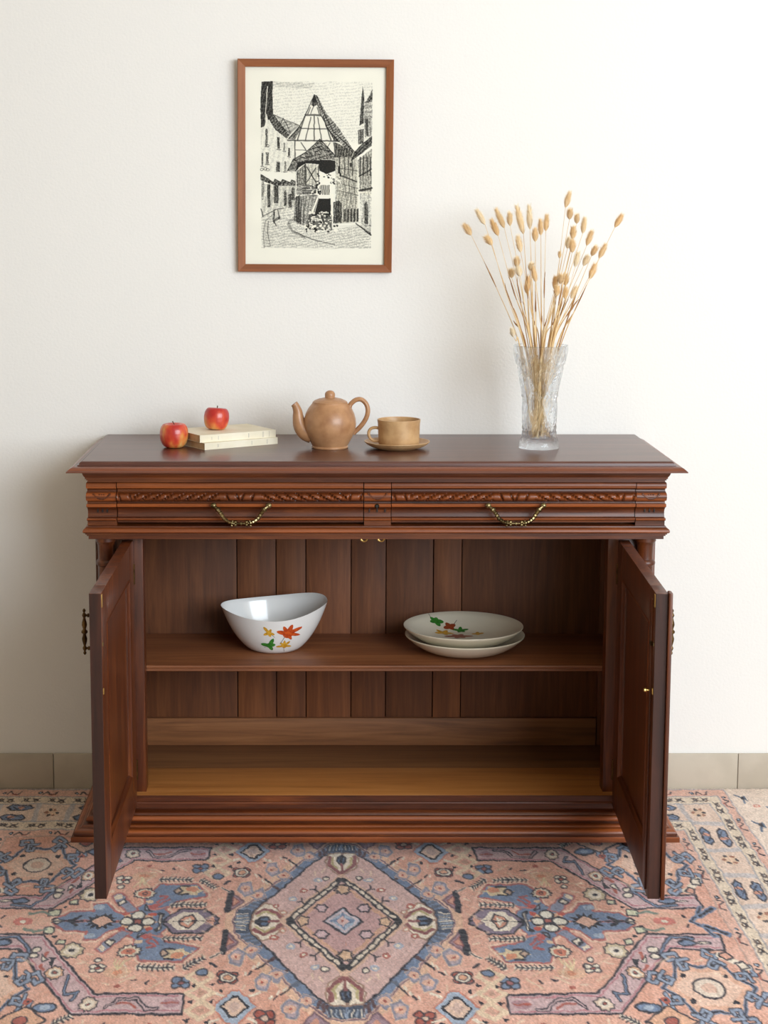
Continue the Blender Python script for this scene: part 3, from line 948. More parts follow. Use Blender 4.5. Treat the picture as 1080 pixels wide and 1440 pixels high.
GRASS_GROUP = 'dried bunny-tail grasses in the crystal vase'
for i, (B_, T_) in enumerate(HEADS):
    B_ = Vector(B_); T_ = Vector(T_)
    T_.y += random.uniform(-0.012, 0.012)
    dx, dy = B_.x-VX, B_.y-VY
    rim = Vector((VX+max(-0.056, min(0.056, dx*0.30+random.uniform(-0.012, 0.012))), VY+max(-0.03, min(0.03, dy*0.45)), HT+0.284))
    ag = random.uniform(0, 2*PI); rb_ = random.uniform(0.004, 0.026)
    bot = Vector((VX+rb_*math.cos(ag)-dx*0.06, VY+rb_*math.sin(ag), HT+0.028+random.uniform(0, 0.02)))
    if i == 39:
        rim = Vector((VX-0.060, VY-0.020, HT+0.284)); bot = Vector((VX-0.020, VY-0.02, HT+0.04))
    mid = rim*0.5+B_*0.5
    mid += Vector((dx*random.uniform(-0.06, 0.03), 0, 0))
    o_ = bot.copy()
    e = empty('bunny_tail_stem', o_)
    pts = spline([bot, rim, mid, B_], 26)
    th0 = random.choice([0.0012, 0.0015, 0.0018])
    MB().tube(pts, list(np.interp(np.linspace(0, 1, 26), [0, .45, .6, 1], [th0*1.25, th0*1.2, th0*0.85, 0.0006])), 6).build('stem', straw, e, off=o_)
    w = {6: 0.0112, 7: 0.0102, 4: 0.0100, 30: 0.0105, 39: 0.0085, 19: 0.0055}.get(i, random.uniform(0.0086, 0.0108))
    head_mesh(B_, T_, w).build('flower_head', fluff, e, off=o_, smooth=60)
    if i % 2 == 0 or i in (1, 25):
        # dry leaf sheath hugging the stem
        k0 = random.randint(12, 15) if i != 0 else 17
        seg = [Vector(p) for p in pts[k0:k0+5]]
        seg[-1] = seg[-1]+Vector((random.uniform(-0.004, 0.004), -0.003, 0))
        MB().tube(seg, [0.0014, 0.0026, 0.0028, 0.0020, 0.0005], 6, flat=0.7).build('leaf_sheath', sheath, e, off=o_)
    tag(e, SPECIAL.get(i, SHARED), 'dried grass', GRASS_GROUP)
STRAWS = ['broken headless straw leaning to the left rim of the crystal vase, longer of two there', 'broken headless straw leaning to the left rim of the crystal vase, shorter of two there',
          'tall broken headless straw upright in the middle of the vase', 'tallest broken headless straw, just left of the middle of the vase', 'shortest broken headless straw upright in the very middle of the vase',
          'broken headless straw leaning slightly right in the crystal vase', 'broken headless straw leaning furthest right in the crystal vase']
# broken headless straws and a head that slid down into the vase
for i, (tx, tz, ty) in enumerate(((0.375, 1.446, -0.30), (0.378, 1.410, -0.27), (0.432, 1.473, -0.31), (0.424, 1.500, -0.27), (0.452, 1.425, -0.30), (0.508, 1.47, -0.27), (0.545, 1.49, -0.30))):
    dx = tx-VX
    tip = Vector((tx, ty, tz))
    rim = Vector((VX+dx*0.55, VY, HT+0.284)); bot = Vector((VX-dx*0.1+random.uniform(-.015, .015), VY+random.uniform(-.02, .02), HT+0.03))
    pts = spline([bot, rim, tip], 18)
    o = MB().tube(pts, list(np.interp(np.linspace(0, 1, 18), [0, .7, .9, 1], [.0018, .0018, .0026, .0006])), 6).build('broken_straw', sheath, None, off=bot, loc=bot)
    tag(o, STRAWS[i], 'dried grass', 'broken straws in the vase')
o_ = Vector((VX-0.018, VY-0.012, HT+0.045))
e = empty('bunny_tail_stem', o_)
head_mesh(o_, o_+Vector((0.0, 0, 0.068)), 0.0105).build('flower_head', fluff, e, off=o_, smooth=60)
MB().tube([o_+Vector((0, 0, -0.018)), o_], 0.0012, 6).build('stem', straw, e, off=o_)
tag(e, 'bunny-tail grass head that has slid down inside the crystal vase', 'dried grass', GRASS_GROUP)

# ------------------------------------------------------------------ on the shelf
ZS = 0.481
porc = simple('white_porcelain', rgb(232, 231, 228), 0.18, coat=0.4)
cream = simple('cream_porcelain', rgb(234, 226, 204), 0.2, coat=0.4)
leaf_or = simple('print_orange', rgb(206, 88, 30), 0.3, noise=(rgb(176, 62, 22), 120, .4, .6))
leaf_ye = simple('print_yellow', rgb(222, 172, 58), 0.3, noise=(rgb(196, 142, 40), 120, .4, .6))
leaf_gr = simple('print_green', rgb(62, 142, 52), 0.3, noise=(rgb(44, 112, 40), 120, .4, .6))
leaf_rd = simple('print_rust', rgb(150, 66, 36), 0.3)
leaf_dk = simple('print_stalk', rgb(104, 92, 84), 0.4)

BX, BY = -0.277, -0.222
BW = empty('salad_bowl', (BX, BY, ZS+0.0002))
tag(BW, 'white porcelain bowl with a swooping pointed rim and printed autumn leaves, on the shelf', 'bowl')


def bowl_pt(phi, t, inner=False):
    """phi round, t 0 at the foot .. 1 at the rim"""
    c_, s_ = math.cos(phi), math.sin(phi)
    # rim: pointed ends left and right, swept
    point = abs(c_)**8
    rx = 0.148+0.002*point
    ry = 0.106*(1-0.10*c_*c_)
    rimz = 0.104+(0.034 if c_ > 0 else 0.023)*c_*c_+max(0, s_)*(0.026+0.013*c_)
    bx_, by_ = 0.060, 0.052
    k = t**0.72
    g = 0.10*math.sin(PI*t)
    x = (bx_+(rx-bx_)*(k+g*0.5))*c_
    y = (by_+(ry-by_)*(k+g*0.5))*s_
    z = rimz*(t**1.12)
    if inner:
        w = 0.004
        ln = math.hypot(x, y)
        x -= w*x/ln; y -= w*y/ln
        z = z*0.965+0.005*(1-t)
    return (x, y, z)


n, m_ = 72, 16
vs, fs = [], []
foot = [(0.93, 0.0), (1.0, 0.001)]
for i in range(m_):
    t = i/(m_-1)
    for k in range(n):
        vs.append(bowl_pt(2*PI*k/n, max(t, 0.0)))
for i in range(m_):
    t = 1-i/(m_-1)
    for k in range(n):
        vs.append(bowl_pt(2*PI*k/n, t, True))
for i in range(2*m_-1):
    for k in range(n):
        fs.append((i*n+k, i*n+(k+1) % n, (i+1)*n+(k+1) % n, (i+1)*n+k))
fs.append(tuple(range(n))[::-1])
fs.append(tuple(range((2*m_-1)*n, 2*m_*n)))
MB().add(vs, fs).build('body', porc, BW, smooth=50)


def solve_bowl(x, z):
    phi, t = -PI/2, 0.5
    for _ in range(40):
        p = bowl_pt(phi, t)
        # rimz depends weakly on phi
        t = min(0.99, max(0.02, t+(z-p[2])/0.13))
        rx_ = max(0.03, abs(bowl_pt(0, t)[0]))
        phi = -math.acos(max(-0.98, min(0.98, x/rx_)))
    p = Vector(bowl_pt(phi, t))
    q = Vector(bowl_pt(phi+0.01, t))-p
    r_ = Vector(bowl_pt(phi, min(1, t+0.01)))-p
    nn = q.cross(r_).normalized()
    if nn.y > 0: nn = -nn
    return p+nn*0.0005


def leaf_print(outline, mat, fn, parent, name='leaf_print'):
    """thin printed patch: outline around its centroid laid on a surface by fn(x, z)"""
    cx_ = sum(p[0] for p in outline)/len(outline); cz_ = sum(p[1] for p in outline)/len(outline)
    vs = [fn(cx_, cz_)]
    N_ = len(outline)
    for f_ in (0.5, 1.0):
        for p in outline:
            vs.append(fn(cx_+(p[0]-cx_)*f_, cz_+(p[1]-cz_)*f_))
    fs = []
    for k in range(N_):
        k2 = (k+1) % N_
        fs.append((0, 1+k, 1+k2))
        fs.append((1+k, 1+N_+k, 1+N_+k2, 1+k2))
    return MB().add([tuple(v) for v in vs], fs).build(name, mat, parent, smooth=60)


def lobes(cx_, cz_, specs, n=60):
    """leaf outline from lobes (angle deg, length, half width)"""
    pts = []
    r0 = 0.30*max(q[1] for q in specs)
    for k in range(n):
        th = 2*PI*k/n
        r_ = r0
        for a, ln, hw in specs:
            d = (th-math.radians(a)+PI) % (2*PI)-PI
            sg_ = max(0.30, 1.8*hw/ln)
            r_ = max(r_, ln*math.exp(-(abs(d)/sg_)**1.5))
        pts.append((cx_+r_*math.cos(th), cz_+r_*math.sin(th)))
    return pts


def stalk(pa, pb, fn, parent, w=0.0007):
    dx, dz = pb[0]-pa[0], pb[1]-pa[1]
    ln = math.hypot(dx, dz); px_, pz_ = -dz/ln*w, dx/ln*w
    vs, fs = [], []
    for k in range(6):
        t = k/5
        vs += [tuple(fn(pa[0]+dx*t+px_, pa[1]+dz*t+pz_)), tuple(fn(pa[0]+dx*t-px_, pa[1]+dz*t-pz_))]
    for k in range(5):
        fs.append((2*k, 2*k+2, 2*k+3, 2*k+1))
    MB().add(vs, fs).build('stalk_print', leaf_dk, parent, smooth=60)


leaf_print(lobes(0.040, 0.066, [(-62, .022, .007), (-12, .036, .007), (22, .046, .0075), (62, .031, .009), (115, .026, .008), (165, .032, .009)]), leaf_or, solve_bowl, BW)
stalk((0.034, 0.060), (0.018, 0.034), solve_bowl, BW)
leaf_print(lobes(-0.012, 0.070, [(-20, .017, .006), (60, .013, .006), (130, .024, .006), (205, .017, .006), (290, .013, .006)]), leaf_ye, solve_bowl, BW)
stalk((-0.006, 0.066), (0.004, 0.056), solve_bowl, BW, 0.0005)
leaf_print(lobes(-0.012, 0.030, [(10, .018, .008), (60, .026, .008), (170, .024, .008), (300, .018, .008)]), leaf_gr, solve_bowl, BW)
stalk((-0.016, 0.026), (-0.026, 0.023), solve_bowl, BW, 0.0005)
leaf_print(lobes(0.030, 0.028, [(-10, .020, .005), (40, .022, .005), (85, .018, .005), (135, .016, .005), (185, .024, .005), (270, .008, .006)]), leaf_ye, solve_bowl, BW)
stalk((0.028, 0.022), (0.029, 0.008), solve_bowl, BW, 0.0005)

# plates
PL = [(0.082, 0.0), (0.088, 0.0008), (0.104, 0.0040), (0.125, 0.0125), (0.148, 0.0275), (0.163, 0.0405), (0.1672, 0.0450), (0.1680, 0.0465), (0.1676, 0.0480), (0.1655, 0.0482), (0.150, 0.0375), (0.122, 0.0220),
      (0.100, 0.0125), (0.085, 0.0085), (0.070, 0.0065), (0.0005, 0.0060)]
PX_, PY_ = 0.2555, -0.2350


def plate_z(r):
    return float(np.interp(r, [0, .070, .085, .100, .122, .150, .1655], [.0060, .0065, .0085, .0125, .0220, .0375, .0482]))


lower = MB().lathe(PL, n=72, cap1=False).build('plate', cream, smooth=50, loc=(PX_+0.003, PY_-0.003, ZS+0.0002))
tag(lower, 'lower cream plate of the pair stacked on the shelf', 'plate', 'plates on the shelf')
UP = empty('plate', (PX_-0.001, PY_+0.002, ZS+0.0240))
MB().lathe(PL, n=72, cap1=False).build('dish', cream, UP, smooth=50)
tag(UP, 'upper cream plate of the pair, printed with autumn leaves, on the shelf', 'plate', 'plates on the shelf')


def on_plate(x, y):
    return Vector((x, y, plate_z(math.hypot(x, y))+0.0006))


leaf_print(lobes(-0.070, 0.118, [(10, .024, .012), (75, .016, .010), (150, .018, .010), (215, .020, .010), (300, .022, .012)]), leaf_gr, on_plate, UP)
stalk((-0.082, 0.124), (-0.090, 0.138), on_plate, UP, 0.0008)
leaf_print(lobes(-0.030, 0.106, [(35, .020, .012), (125, .018, .012), (215, .022, .012), (305, .018, .012)]), leaf_rd, on_plate, UP)
stalk((-0.020, 0.114), (-0.008, 0.134), on_plate, UP, 0.0008)
leaf_print(lobes(-0.002, 0.090, [(10, .026, .007), (80, .018, .008), (170, .026, .008), (250, .016, .008), (320, .018, .008)]), leaf_gr, on_plate, UP)
leaf_print(lobes(-0.050, 0.066, [(0, .030, .009), (60, .022, .009), (150, .024, .009), (200, .028, .009), (300, .020, .009)]), leaf_ye, on_plate, UP)
leaf_print(lobes(-0.010, 0.036, [(0, .042, .012), (60, .026, .012), (130, .026, .012), (185, .042, .012), (250, .026, .012), (310, .026, .012)]), leaf_rd, on_plate, UP)
leaf_print(lobes(0.046, 0.060, [(0, .018, .008), (90, .014, .008), (180, .018, .008), (270, .014, .008)]), leaf_ye, on_plate, UP)

# ------------------------------------------------------------------ drawing on a fine mesh (colour per vertex)
def smooth_noise(h, w, cell, seed):
    r_ = np.random.default_rng(seed)
    gh, gw = int(h/cell)+3, int(w/cell)+3
    g = r_.random((gh, gw))
    yy = np.arange(h)/cell; xx = np.arange(w)/cell
    y0 = yy.astype(int); x0_ = xx.astype(int)
    fy = (yy-y0)[:, None]; fx = (xx-x0_)[None, :]
    fy = fy*fy*(3-2*fy); fx = fx*fx*(3-2*fx)
    a = g[y0][:, x0_]; b_ = g[y0][:, x0_+1]; c = g[y0+1][:, x0_]; d = g[y0+1][:, x0_+1]
    return (a*(1-fx)+b_*fx)*(1-fy)+(c*(1-fx)+d*fx)*fy


class Canvas:
    def __init__(s, w, h, x0, x1, y0, y1, base):
        s.w, s.h, s.x0, s.x1, s.y0, s.y1 = w, h, x0, x1, y0, y1
        s.dx, s.dy = (x1-x0)/(w-1), (y1-y0)/(h-1)
        s.xs = np.linspace(x0, x1, w); s.ys = np.linspace(y0, y1, h)
        s.img = np.tile(np.array(base, float), (h, w, 1))
        s.warp = None

    def win(s, pts, pad):
        p = np.array(pts)
        i0 = max(0, int((p[:, 0].min()-pad-s.x0)/s.dx)); i1 = min(s.w, int((p[:, 0].max()+pad-s.x0)/s.dx)+2)
        j0 = max(0, int((p[:, 1].min()-pad-s.y0)/s.dy)); j1 = min(s.h, int((p[:, 1].max()+pad-s.y0)/s.dy)+2)
        if i1 <= i0 or j1 <= j0: return None
        X, Y = np.meshgrid(s.xs[i0:i1], s.ys[j0:j1])
        if s.warp is not None:
            X = X+s.warp[0][j0:j1, i0:i1]; Y = Y+s.warp[1][j0:j1, i0:i1]
        return (slice(j0, j1), slice(i0, i1)), X, Y

    def blend(s, sl, a, color):
        a = a[..., None]
        s.img[sl] = s.img[sl]*(1-a)+np.array(color, float)*a

    @staticmethod
    def inside(X, Y, pts):
        m = np.zeros(X.shape, bool)
        n = len(pts)
        for i in range(n):
            xa, ya = pts[i]; xb, yb = pts[(i+1) % n]
            if ya == yb: continue
            c = (Y < ya) != (Y < yb)
            m ^= c & (X < (xb-xa)*(Y-ya)/(yb-ya)+xa)
        return m

    def poly(s, pts, color, alpha=1.0):
        q = s.win(pts, 0)
        if q is None: return
        sl, X, Y = q
        s.blend(sl, s.inside(X, Y, pts)*alpha, color)

    def hatch(s, pts, color, lo, hi, ang, freq, seed=0, rough=1.0):
        q = s.win(pts, 0)
        if q is None: return
        sl, X, Y = q
        a = math.radians(ang)
        nz = smooth_noise(X.shape[0]+2, X.shape[1]+2, 2.2, seed+5)[:X.shape[0], :X.shape[1]]
        freq = freq*0.42
        ph = (X*math.cos(a)+Y*math.sin(a))*freq
        st = 0.5+0.5*np.sin(ph+0.8*np.sin((X*math.sin(a)-Y*math.cos(a))*freq*0.11+seed))
        g = 0.30*st+0.70*nz
        g = np.clip((g-0.5)*1.8+0.5, 0, 1)
        t = np.clip(lo+(hi-lo)*g, 0, 1)
        s.blend(sl, s.inside(X, Y, pts)*t, color)

    def line(s, pts, color, w, closed=False, alpha=1.0):
        pts = list(pts)
        if closed: pts = pts+[pts[0]]
        q = s.win(pts, w+2*max(abs(s.dx), abs(s.dy)))
        if q is None: return
        sl, X, Y = q
        D = np.full(X.shape, 1e9)
        for (xa, ya), (xb, yb) in zip(pts[:-1], pts[1:]):
            vx, vy = xb-xa, yb-ya
            l2 = vx*vx+vy*vy+1e-12
            t = np.clip(((X-xa)*vx+(Y-ya)*vy)/l2, 0, 1)
            D = np.minimum(D, np.hypot(X-xa-t*vx, Y-ya-t*vy))
        px_ = 0.5*(abs(s.dx)+abs(s.dy))
        s.blend(sl, np.clip((w/2-D)/px_+0.5, 0, 1)*alpha, color)

    def ell(s, c, rx, ry, color, alpha=1.0, n=20):
        s.poly([(c[0]+rx*math.cos(2*PI*k/n), c[1]+ry*math.sin(2*PI*k/n)) for k in range(n)], color, alpha)


def colour_grid(name, canvas, to3d, mat, parent=None, off=(0, 0, 0), skirt=None, loc=None):
    """mesh with one vertex per canvas sample, colours in attribute col"""
    h, w = canvas.h, canvas.w
    X, Y = np.meshgrid(canvas.xs, canvas.ys)
    V = to3d(X, Y).reshape(-1, 3)-np.array(off)
    idx = np.arange(h*w).reshape(h, w)
    F = np.stack([idx[:-1, :-1], idx[:-1, 1:], idx[1:, 1:], idx[1:, :-1]], -1).reshape(-1, 4)
    C_ = np.concatenate([lin(np.clip(canvas.img, 0, 255)/255.0), np.ones((h, w, 1))], -1).reshape(-1, 4)
    if skirt is not None:          # thickness: a lower rim and an underside
        ring = np.concatenate([idx[0, :], idx[1:, -1], idx[-1, -2::-1], idx[-2:0:-1, 0]])
        lowv = V[ring].copy(); lowv[:, skirt[0]] = skirt[1]
        b0 = len(V); n_ = len(ring)
        V = np.concatenate([V, lowv]); C_ = np.concatenate([C_, C_[ring]])
        k = np.arange(n_); k2 = (k+1) % n_
        F = np.concatenate([F, np.stack([ring[k], b0+k, b0+k2, ring[k2]], -1)])
    me = bpy.data.meshes.new(name)
    me.vertices.add(len(V)); me.vertices.foreach_set('co', V.astype(np.float32).ravel())
    me.loops.add(F.size); me.loops.foreach_set('vertex_index', F.astype(np.int32).ravel())
    me.polygons.add(len(F)); me.polygons.foreach_set('loop_start', np.arange(0, F.size, 4, dtype=np.int32))
    me.update(calc_edges=True)
    at = me.attributes.new('col', 'FLOAT_COLOR', 'POINT')
    at.data.foreach_set('color', C_.astype(np.float32).ravel())
    me.polygons.foreach_set('use_smooth', np.ones(len(F), bool))
    me.materials.append(mat)
    o = bpy.data.objects.new(name, me)
    COL.objects.link(o)
    if parent: o.parent = parent
    if loc is not None: o.location = loc
    return o


# ------------------------------------------------------------------ framed etching on the wall
FX0, FX1, FZ0, FZ1 = -0.3835, 0.0565, 1.532, 2.128
FW = 0.0215
PC = ((FX0+FX1)/2, WY, FZ0)
PIC = empty('framed_picture', PC)
PIC.rotation_euler = (0.022, 0.006, 0)
tag(PIC, 'wood-framed black and white etching of half-timbered houses hanging on the wall', 'picture')
frame_w = wood('teak_upright', rgb(112, 60, 30), rgb(142, 82, 44), rgb(166, 104, 60), axis='z', rough=0.6, coat=0.0)
frame_h = wood('teak_lengthwise', rgb(112, 60, 30), rgb(142, 82, 44), rgb(166, 104, 60), axis='x', rough=0.6, coat=0.0)
hw_, hh_ = (FX1-FX0)/2, FZ1-FZ0


def frame_side(pa, pb, inn):
    """mitred moulding from pa to pb (x,z); inn = direction to the picture"""
    sec = [(0, -0.0005), (0, -0.0190), (0.0015, -0.0205), (FW-0.003, -0.0170), (FW, -0.0150), (FW, -0.0085), (FW-0.006, -0.0085), (FW-0.006, -0.0005)]
    ux, uz = pb[0]-pa[0], pb[1]-pa[1]
    ln = math.hypot(ux, uz); ux, uz = ux/ln, uz/ln
    vs = []
    for p, sg in ((pa, 1), (pb, -1)):
        for w_, y_ in sec:
            vs.append((p[0]+inn[0]*w_+sg*ux*w_, y_, p[1]+inn[1]*w_+sg*uz*w_))
    n_ = len(sec)
    return MB().add(vs, [(i, (i+1) % n_, n_+(i+1) % n_, n_+i) for i in range(n_)]+[tuple(range(n_)), tuple(range(n_, 2*n_))])


cs = [(-hw_, 0), (hw_, 0), (hw_, hh_), (-hw_, hh_)]
frame_side(cs[0], cs[1], (0, 1)).build('frame_side', frame_h, PIC)
frame_side(cs[1], cs[2], (-1, 0)).build('frame_side', frame_w, PIC)
frame_side(cs[2], cs[3], (0, -1)).build('frame_side', frame_h, PIC)
frame_side(cs[3], cs[0], (1, 0)).build('frame_side', frame_w, PIC)
MB().box(-hw_+0.016, hw_-0.016, -0.0040, -0.0010, 0.016, hh_-0.016).build('backing_board', simple('grey_board', rgb(150, 140, 125), 0.9), PIC, smooth=0)
# glass pane
m, nt, N, L, P = new_mat('picture_glass')
N.remove(P)
tr = N.new('ShaderNodeBsdfTransparent'); gs = N.new('ShaderNodeBsdfGlossy'); gs.inputs['Roughness'].default_value = 0.02
fr_ = N.new('ShaderNodeFresnel'); fr_.inputs['IOR'].default_value = 1.10
mxs = N.new('ShaderNodeMixShader')
L.new(fr_.outputs[0], mxs.inputs[0]); L.new(tr.outputs[0], mxs.inputs[1]); L.new(gs.outputs[0], mxs.inputs[2])
L.new(mxs.outputs[0], N['Material Output'].inputs['Surface'])
MB().box(-hw_+0.017, hw_-0.017, -0.0082, -0.0066, 0.017, hh_-0.017).build('glass_pane', m, PIC, smooth=0)

# the sheet: coordinates of the drawing run 0..803 across and 0..1110 down the visible paper
PAPER = (241, 237, 222)
INK = (26, 25, 23)
cv = Canvas(420, 580, 125, 928, 138, 1248, PAPER)
nz = smooth_noise(580, 420, 60, 3)
cv.img *= (0.985+0.03*nz)[..., None]
# sketch coordinates (x 213..850, y 220..1150)
wob = smooth_noise(580, 420, 9, 4)-.5, smooth_noise(580, 420, 9, 5)-.5
cv.warp = (wob[0]*3, wob[1]*3)
LT = (246, 241, 224)


def ln_(pts, w=3.0, a=0.75): cv.line(pts, INK, w, alpha=a)
def ht_(pts, lo, hi, ang=90, f=1.1, sd=0): cv.hatch(pts, INK, lo, hi, ang, f, sd)
def bl_(pts, a=0.9): cv.poly(pts, INK, a)


# sky and street tone
ht_([(222, 222), (846, 222), (846, 560), (222, 560)], -0.08, 0.13, 84, 0.9, 1)
ht_([(230, 224), (520, 232), (500, 262), (240, 250)], 0.0, 0.22, 80, 0.9, 8)
ht_([(222, 950), (430, 900), (520, 1060), (846, 1010), (846, 1150), (222, 1150)], -0.05, 0.26, 78, 1.0, 2)
for k in range(26):
    y = 960+k*7.2
    x0 = 225+random.uniform(0, 30); x1 = 840-random.uniform(0, 40)
    ln_([(x0, y+30*math.sin(k)), ((x0+x1)/2, y+20), (x1, y+random.uniform(-8, 8))], 1.6, 0.16)
# left houses
cv.poly([(216, 470), (250, 420), (300, 500), (400, 560), (420, 640), (415, 930), (330, 950), (222, 975)], (240, 236, 220))
ht_([(216, 470), (250, 420), (300, 500), (400, 560), (420, 640), (415, 780), (222, 780)], -0.05, 0.14, 10, 0.5, 3)
bl_([(222, 224), (284, 222), (286, 408), (258, 440), (250, 400), (240, 470), (218, 480), (215, 330)], 0.5)
ht_([(222, 224), (284, 222), (286, 408), (258, 440), (250, 400), (240, 470), (218, 480), (215, 330)], 0.3, 1.0, 20, 0.9, 4)
cv.poly([(252, 250), (258, 250), (252, 330), (246, 430), (240, 440)], LT, 0.8)
ht_([(258, 425), (290, 405), (380, 520), (365, 540), (300, 490)], 0.4, 1.0, 40, 1.1, 5)
ht_([(288, 405), (345, 430), (435, 465), (380, 520), (330, 470)], 0.05, 0.5, 60, 0.8, 6)
ln_([(288, 405), (345, 430), (435, 465)], 3); ln_([(320, 470), (345, 425), (385, 505)], 4); ln_([(320, 470), (385, 505)], 3)
for (xa, ya, wa, ha, t_) in ((244, 485, 12, 95, .6), (246, 615, 16, 65, .5), (310, 530, 15, 65, .75), (345, 560, 10, 45, .3), (372, 590, 10, 45, .6), (306, 668, 22, 55, .65), (350, 665, 12, 55, .4), (222, 620, 10, 70, .5)):
    ht_([(xa, ya), (xa+wa, ya), (xa+wa, ya+ha), (xa, ya+ha)], t_-.25, t_+.3, 0, 1.0, 7)
    ln_([(xa-3, ya+ha+3), (xa+wa+4, ya+ha+5)], 4, .7)
for cx_, cy_ in ((255, 578), (224, 710), (244, 708), (258, 712)):
    cv.line([(cx_+9*math.cos(a), cy_+7*math.sin(a)) for a in np.linspace(0, 6.3, 10)], INK, 3, alpha=.7)
# long eaves with saw-tooth shadow
ht_([(216, 735), (290, 775), (296, 760), (334, 778), (338, 762), (385, 780), (392, 765), (415, 775), (415, 800), (300, 800), (216, 770)], 0.35, 1.0, 30, .8, 9)
cv.poly([(222, 722), (412, 728), (412, 772), (388, 768), (384, 782), (340, 766), (334, 782), (298, 764), (290, 782), (222, 742)], (241, 237, 222))
ln_([(222, 740), (290, 782), (298, 764), (334, 782), (340, 766), (384, 782), (392, 768), (412, 775)], 4, .8)
ht_([(222, 790), (415, 800), (415, 930), (330, 950), (222, 975)], 0.0, 0.28, 10, .5, 10)
for (xa, ya, wa, ha, t_) in ((255, 792, 17, 130, .75), (292, 800, 26, 100, .7), (222, 770, 14, 110, .3)):
    ht_([(xa, ya), (xa+wa, ya), (xa+wa, ya+ha), (xa, ya+ha)], t_-.25, t_+.3, 0, 1.3, 11)
for xa, yt, wa, yb in ((348, 825, 18, 912), (390, 805, 20, 880)):
    ht_([(xa, yb), (xa, yt+14), (xa+wa/2, yt), (xa+wa, yt+14), (xa+wa, yb)], .35, .95, 0, 1.1, 12)
# figures and kerb
ht_([(374, 850), (390, 845), (396, 920), (374, 925)], .4, .95, 0, .9, 13)
ht_([(292, 935), (314, 930), (330, 985), (300, 1000), (310, 1035), (284, 1000)], .3, .9, 20, .9, 14)
cv.poly([(298, 938), (312, 934), (318, 975), (296, 985)], LT, .8)
ln_([(228, 975), (300, 935), (350, 925)], 4, .7); ln_([(218, 930), (232, 975)], 5, .8)
ln_([(236, 1150), (232, 1060), (245, 1000), (300, 950)], 3, .55); ln_([(272, 1140), (255, 1060), (262, 1000)], 4, .6)
for k in range(9):
    y = 1010+k*16
    ln_([(230, y), (262+k*1.2, y+5)], 2, .45)
# main house: gable
cv.poly([(518, 296), (440, 470), (405, 545), (640, 545), (590, 470)], (240, 235, 219))
cv.poly([(408, 552), (636, 552), (650, 700), (410, 700)], (240, 235, 219))
ht_([(518, 296), (535, 300), (590, 400), (660, 480), (745, 605), (700, 590), (640, 540), (590, 470)], 0.12, 0.85, 60, 1.1, 15)
ht_([(518, 296), (500, 350), (515, 362), (535, 350)], .5, 1.0, 0, 1, 16)
bl_([(518, 298), (508, 330), (520, 340), (529, 325)], .7)
for p_ in ([(518, 296), (470, 405), (440, 465), (375, 540)], [(518, 296), (560, 410), (600, 490), (655, 548)], [(530, 300), (585, 420), (630, 500), (745, 607)]): ln_(p_, 5, .8)
ht_([(375, 540), (440, 465), (448, 475), (410, 545)], .3, .9, 45, 1, 17)
ht_([(590, 470), (655, 548), (630, 548)], .5, 1, 45, 1, 17)
for p_, w_ in (([(470, 407), (555, 407)], 11), ([(448, 482), (595, 482)], 6), ([(370, 548), (655, 550)], 8), ([(519, 415), (519, 545)], 7), ([(500, 420), (470, 545)], 6), ([(538, 420), (562, 545)], 6), ([(497, 365), (482, 400)], 6), ([(535, 365), (548, 400)], 6), ([(465, 415), (425, 545)], 8), ([(570, 415), (615, 545)], 8), ([(515, 360), (500, 400)], 5), ([(445, 560), (475, 605)], 6), ([(412, 600), (470, 602)], 4), ([(610, 560), (590, 590)], 5), ([(410, 550), (412, 660)], 7), ([(632, 560), (640, 640)], 8)):
    ln_(p_, w_, .62)
# porch roof
RF = [(552, 540), (580, 565), (662, 660), (600, 652), (480, 660), (425, 672), (412, 720), (368, 718), (400, 650), (470, 615)]
ht_(RF, .25, .85, 75, .75, 18)
for k in range(130):
    t = random.random(); y = 560+t*95
    x = 552+(random.random()-.55)*(60+t*170)
    cv.line([(x, y), (x+9, y+4)], random.choice([INK, INK, LT]), 3, alpha=.7)
ln_([(552, 540), (470, 615), (400, 655), (368, 718)], 4, .8); ln_([(552, 540), (600, 590), (662, 660)], 5, .85)
bl_([(425, 672), (480, 660), (600, 654), (662, 662), (655, 690), (640, 715), (590, 735), (550, 715), (545, 680), (470, 675), (430, 705), (412, 725)], .92)
# porch wall
cv.poly([(430, 700), (470, 678), (545, 682), (548, 720), (535, 790), (430, 800)], (238, 233, 215))
ht_([(418, 720), (470, 678), (470, 790), (418, 800)], .2, .8, 0, 1.2, 19)
ht_([(470, 678), (545, 682), (540, 790), (470, 790)], 0, .35, 0, .8, 20)
ln_([(478, 695), (530, 780)], 7, .7); ln_([(530, 700), (478, 780)], 6, .7); ln_([(470, 680), (472, 790)], 8, .7); ln_([(545, 690), (545, 790)], 6, .7)
ht_([(420, 790), (540, 788), (530, 860), (420, 850)], .15, .6, 85, .6, 21)
for k in range(4): ln_([(455, 800+k*14), (530, 798+k*14)], 6, .65)
ht_([(418, 860), (545, 850), (520, 960), (490, 1030), (418, 1010)], .12, .62, 5, .8, 22)
for xq in (432, 446, 462): ln_([(xq, 860), (xq-2, 1010)], 4, .6)
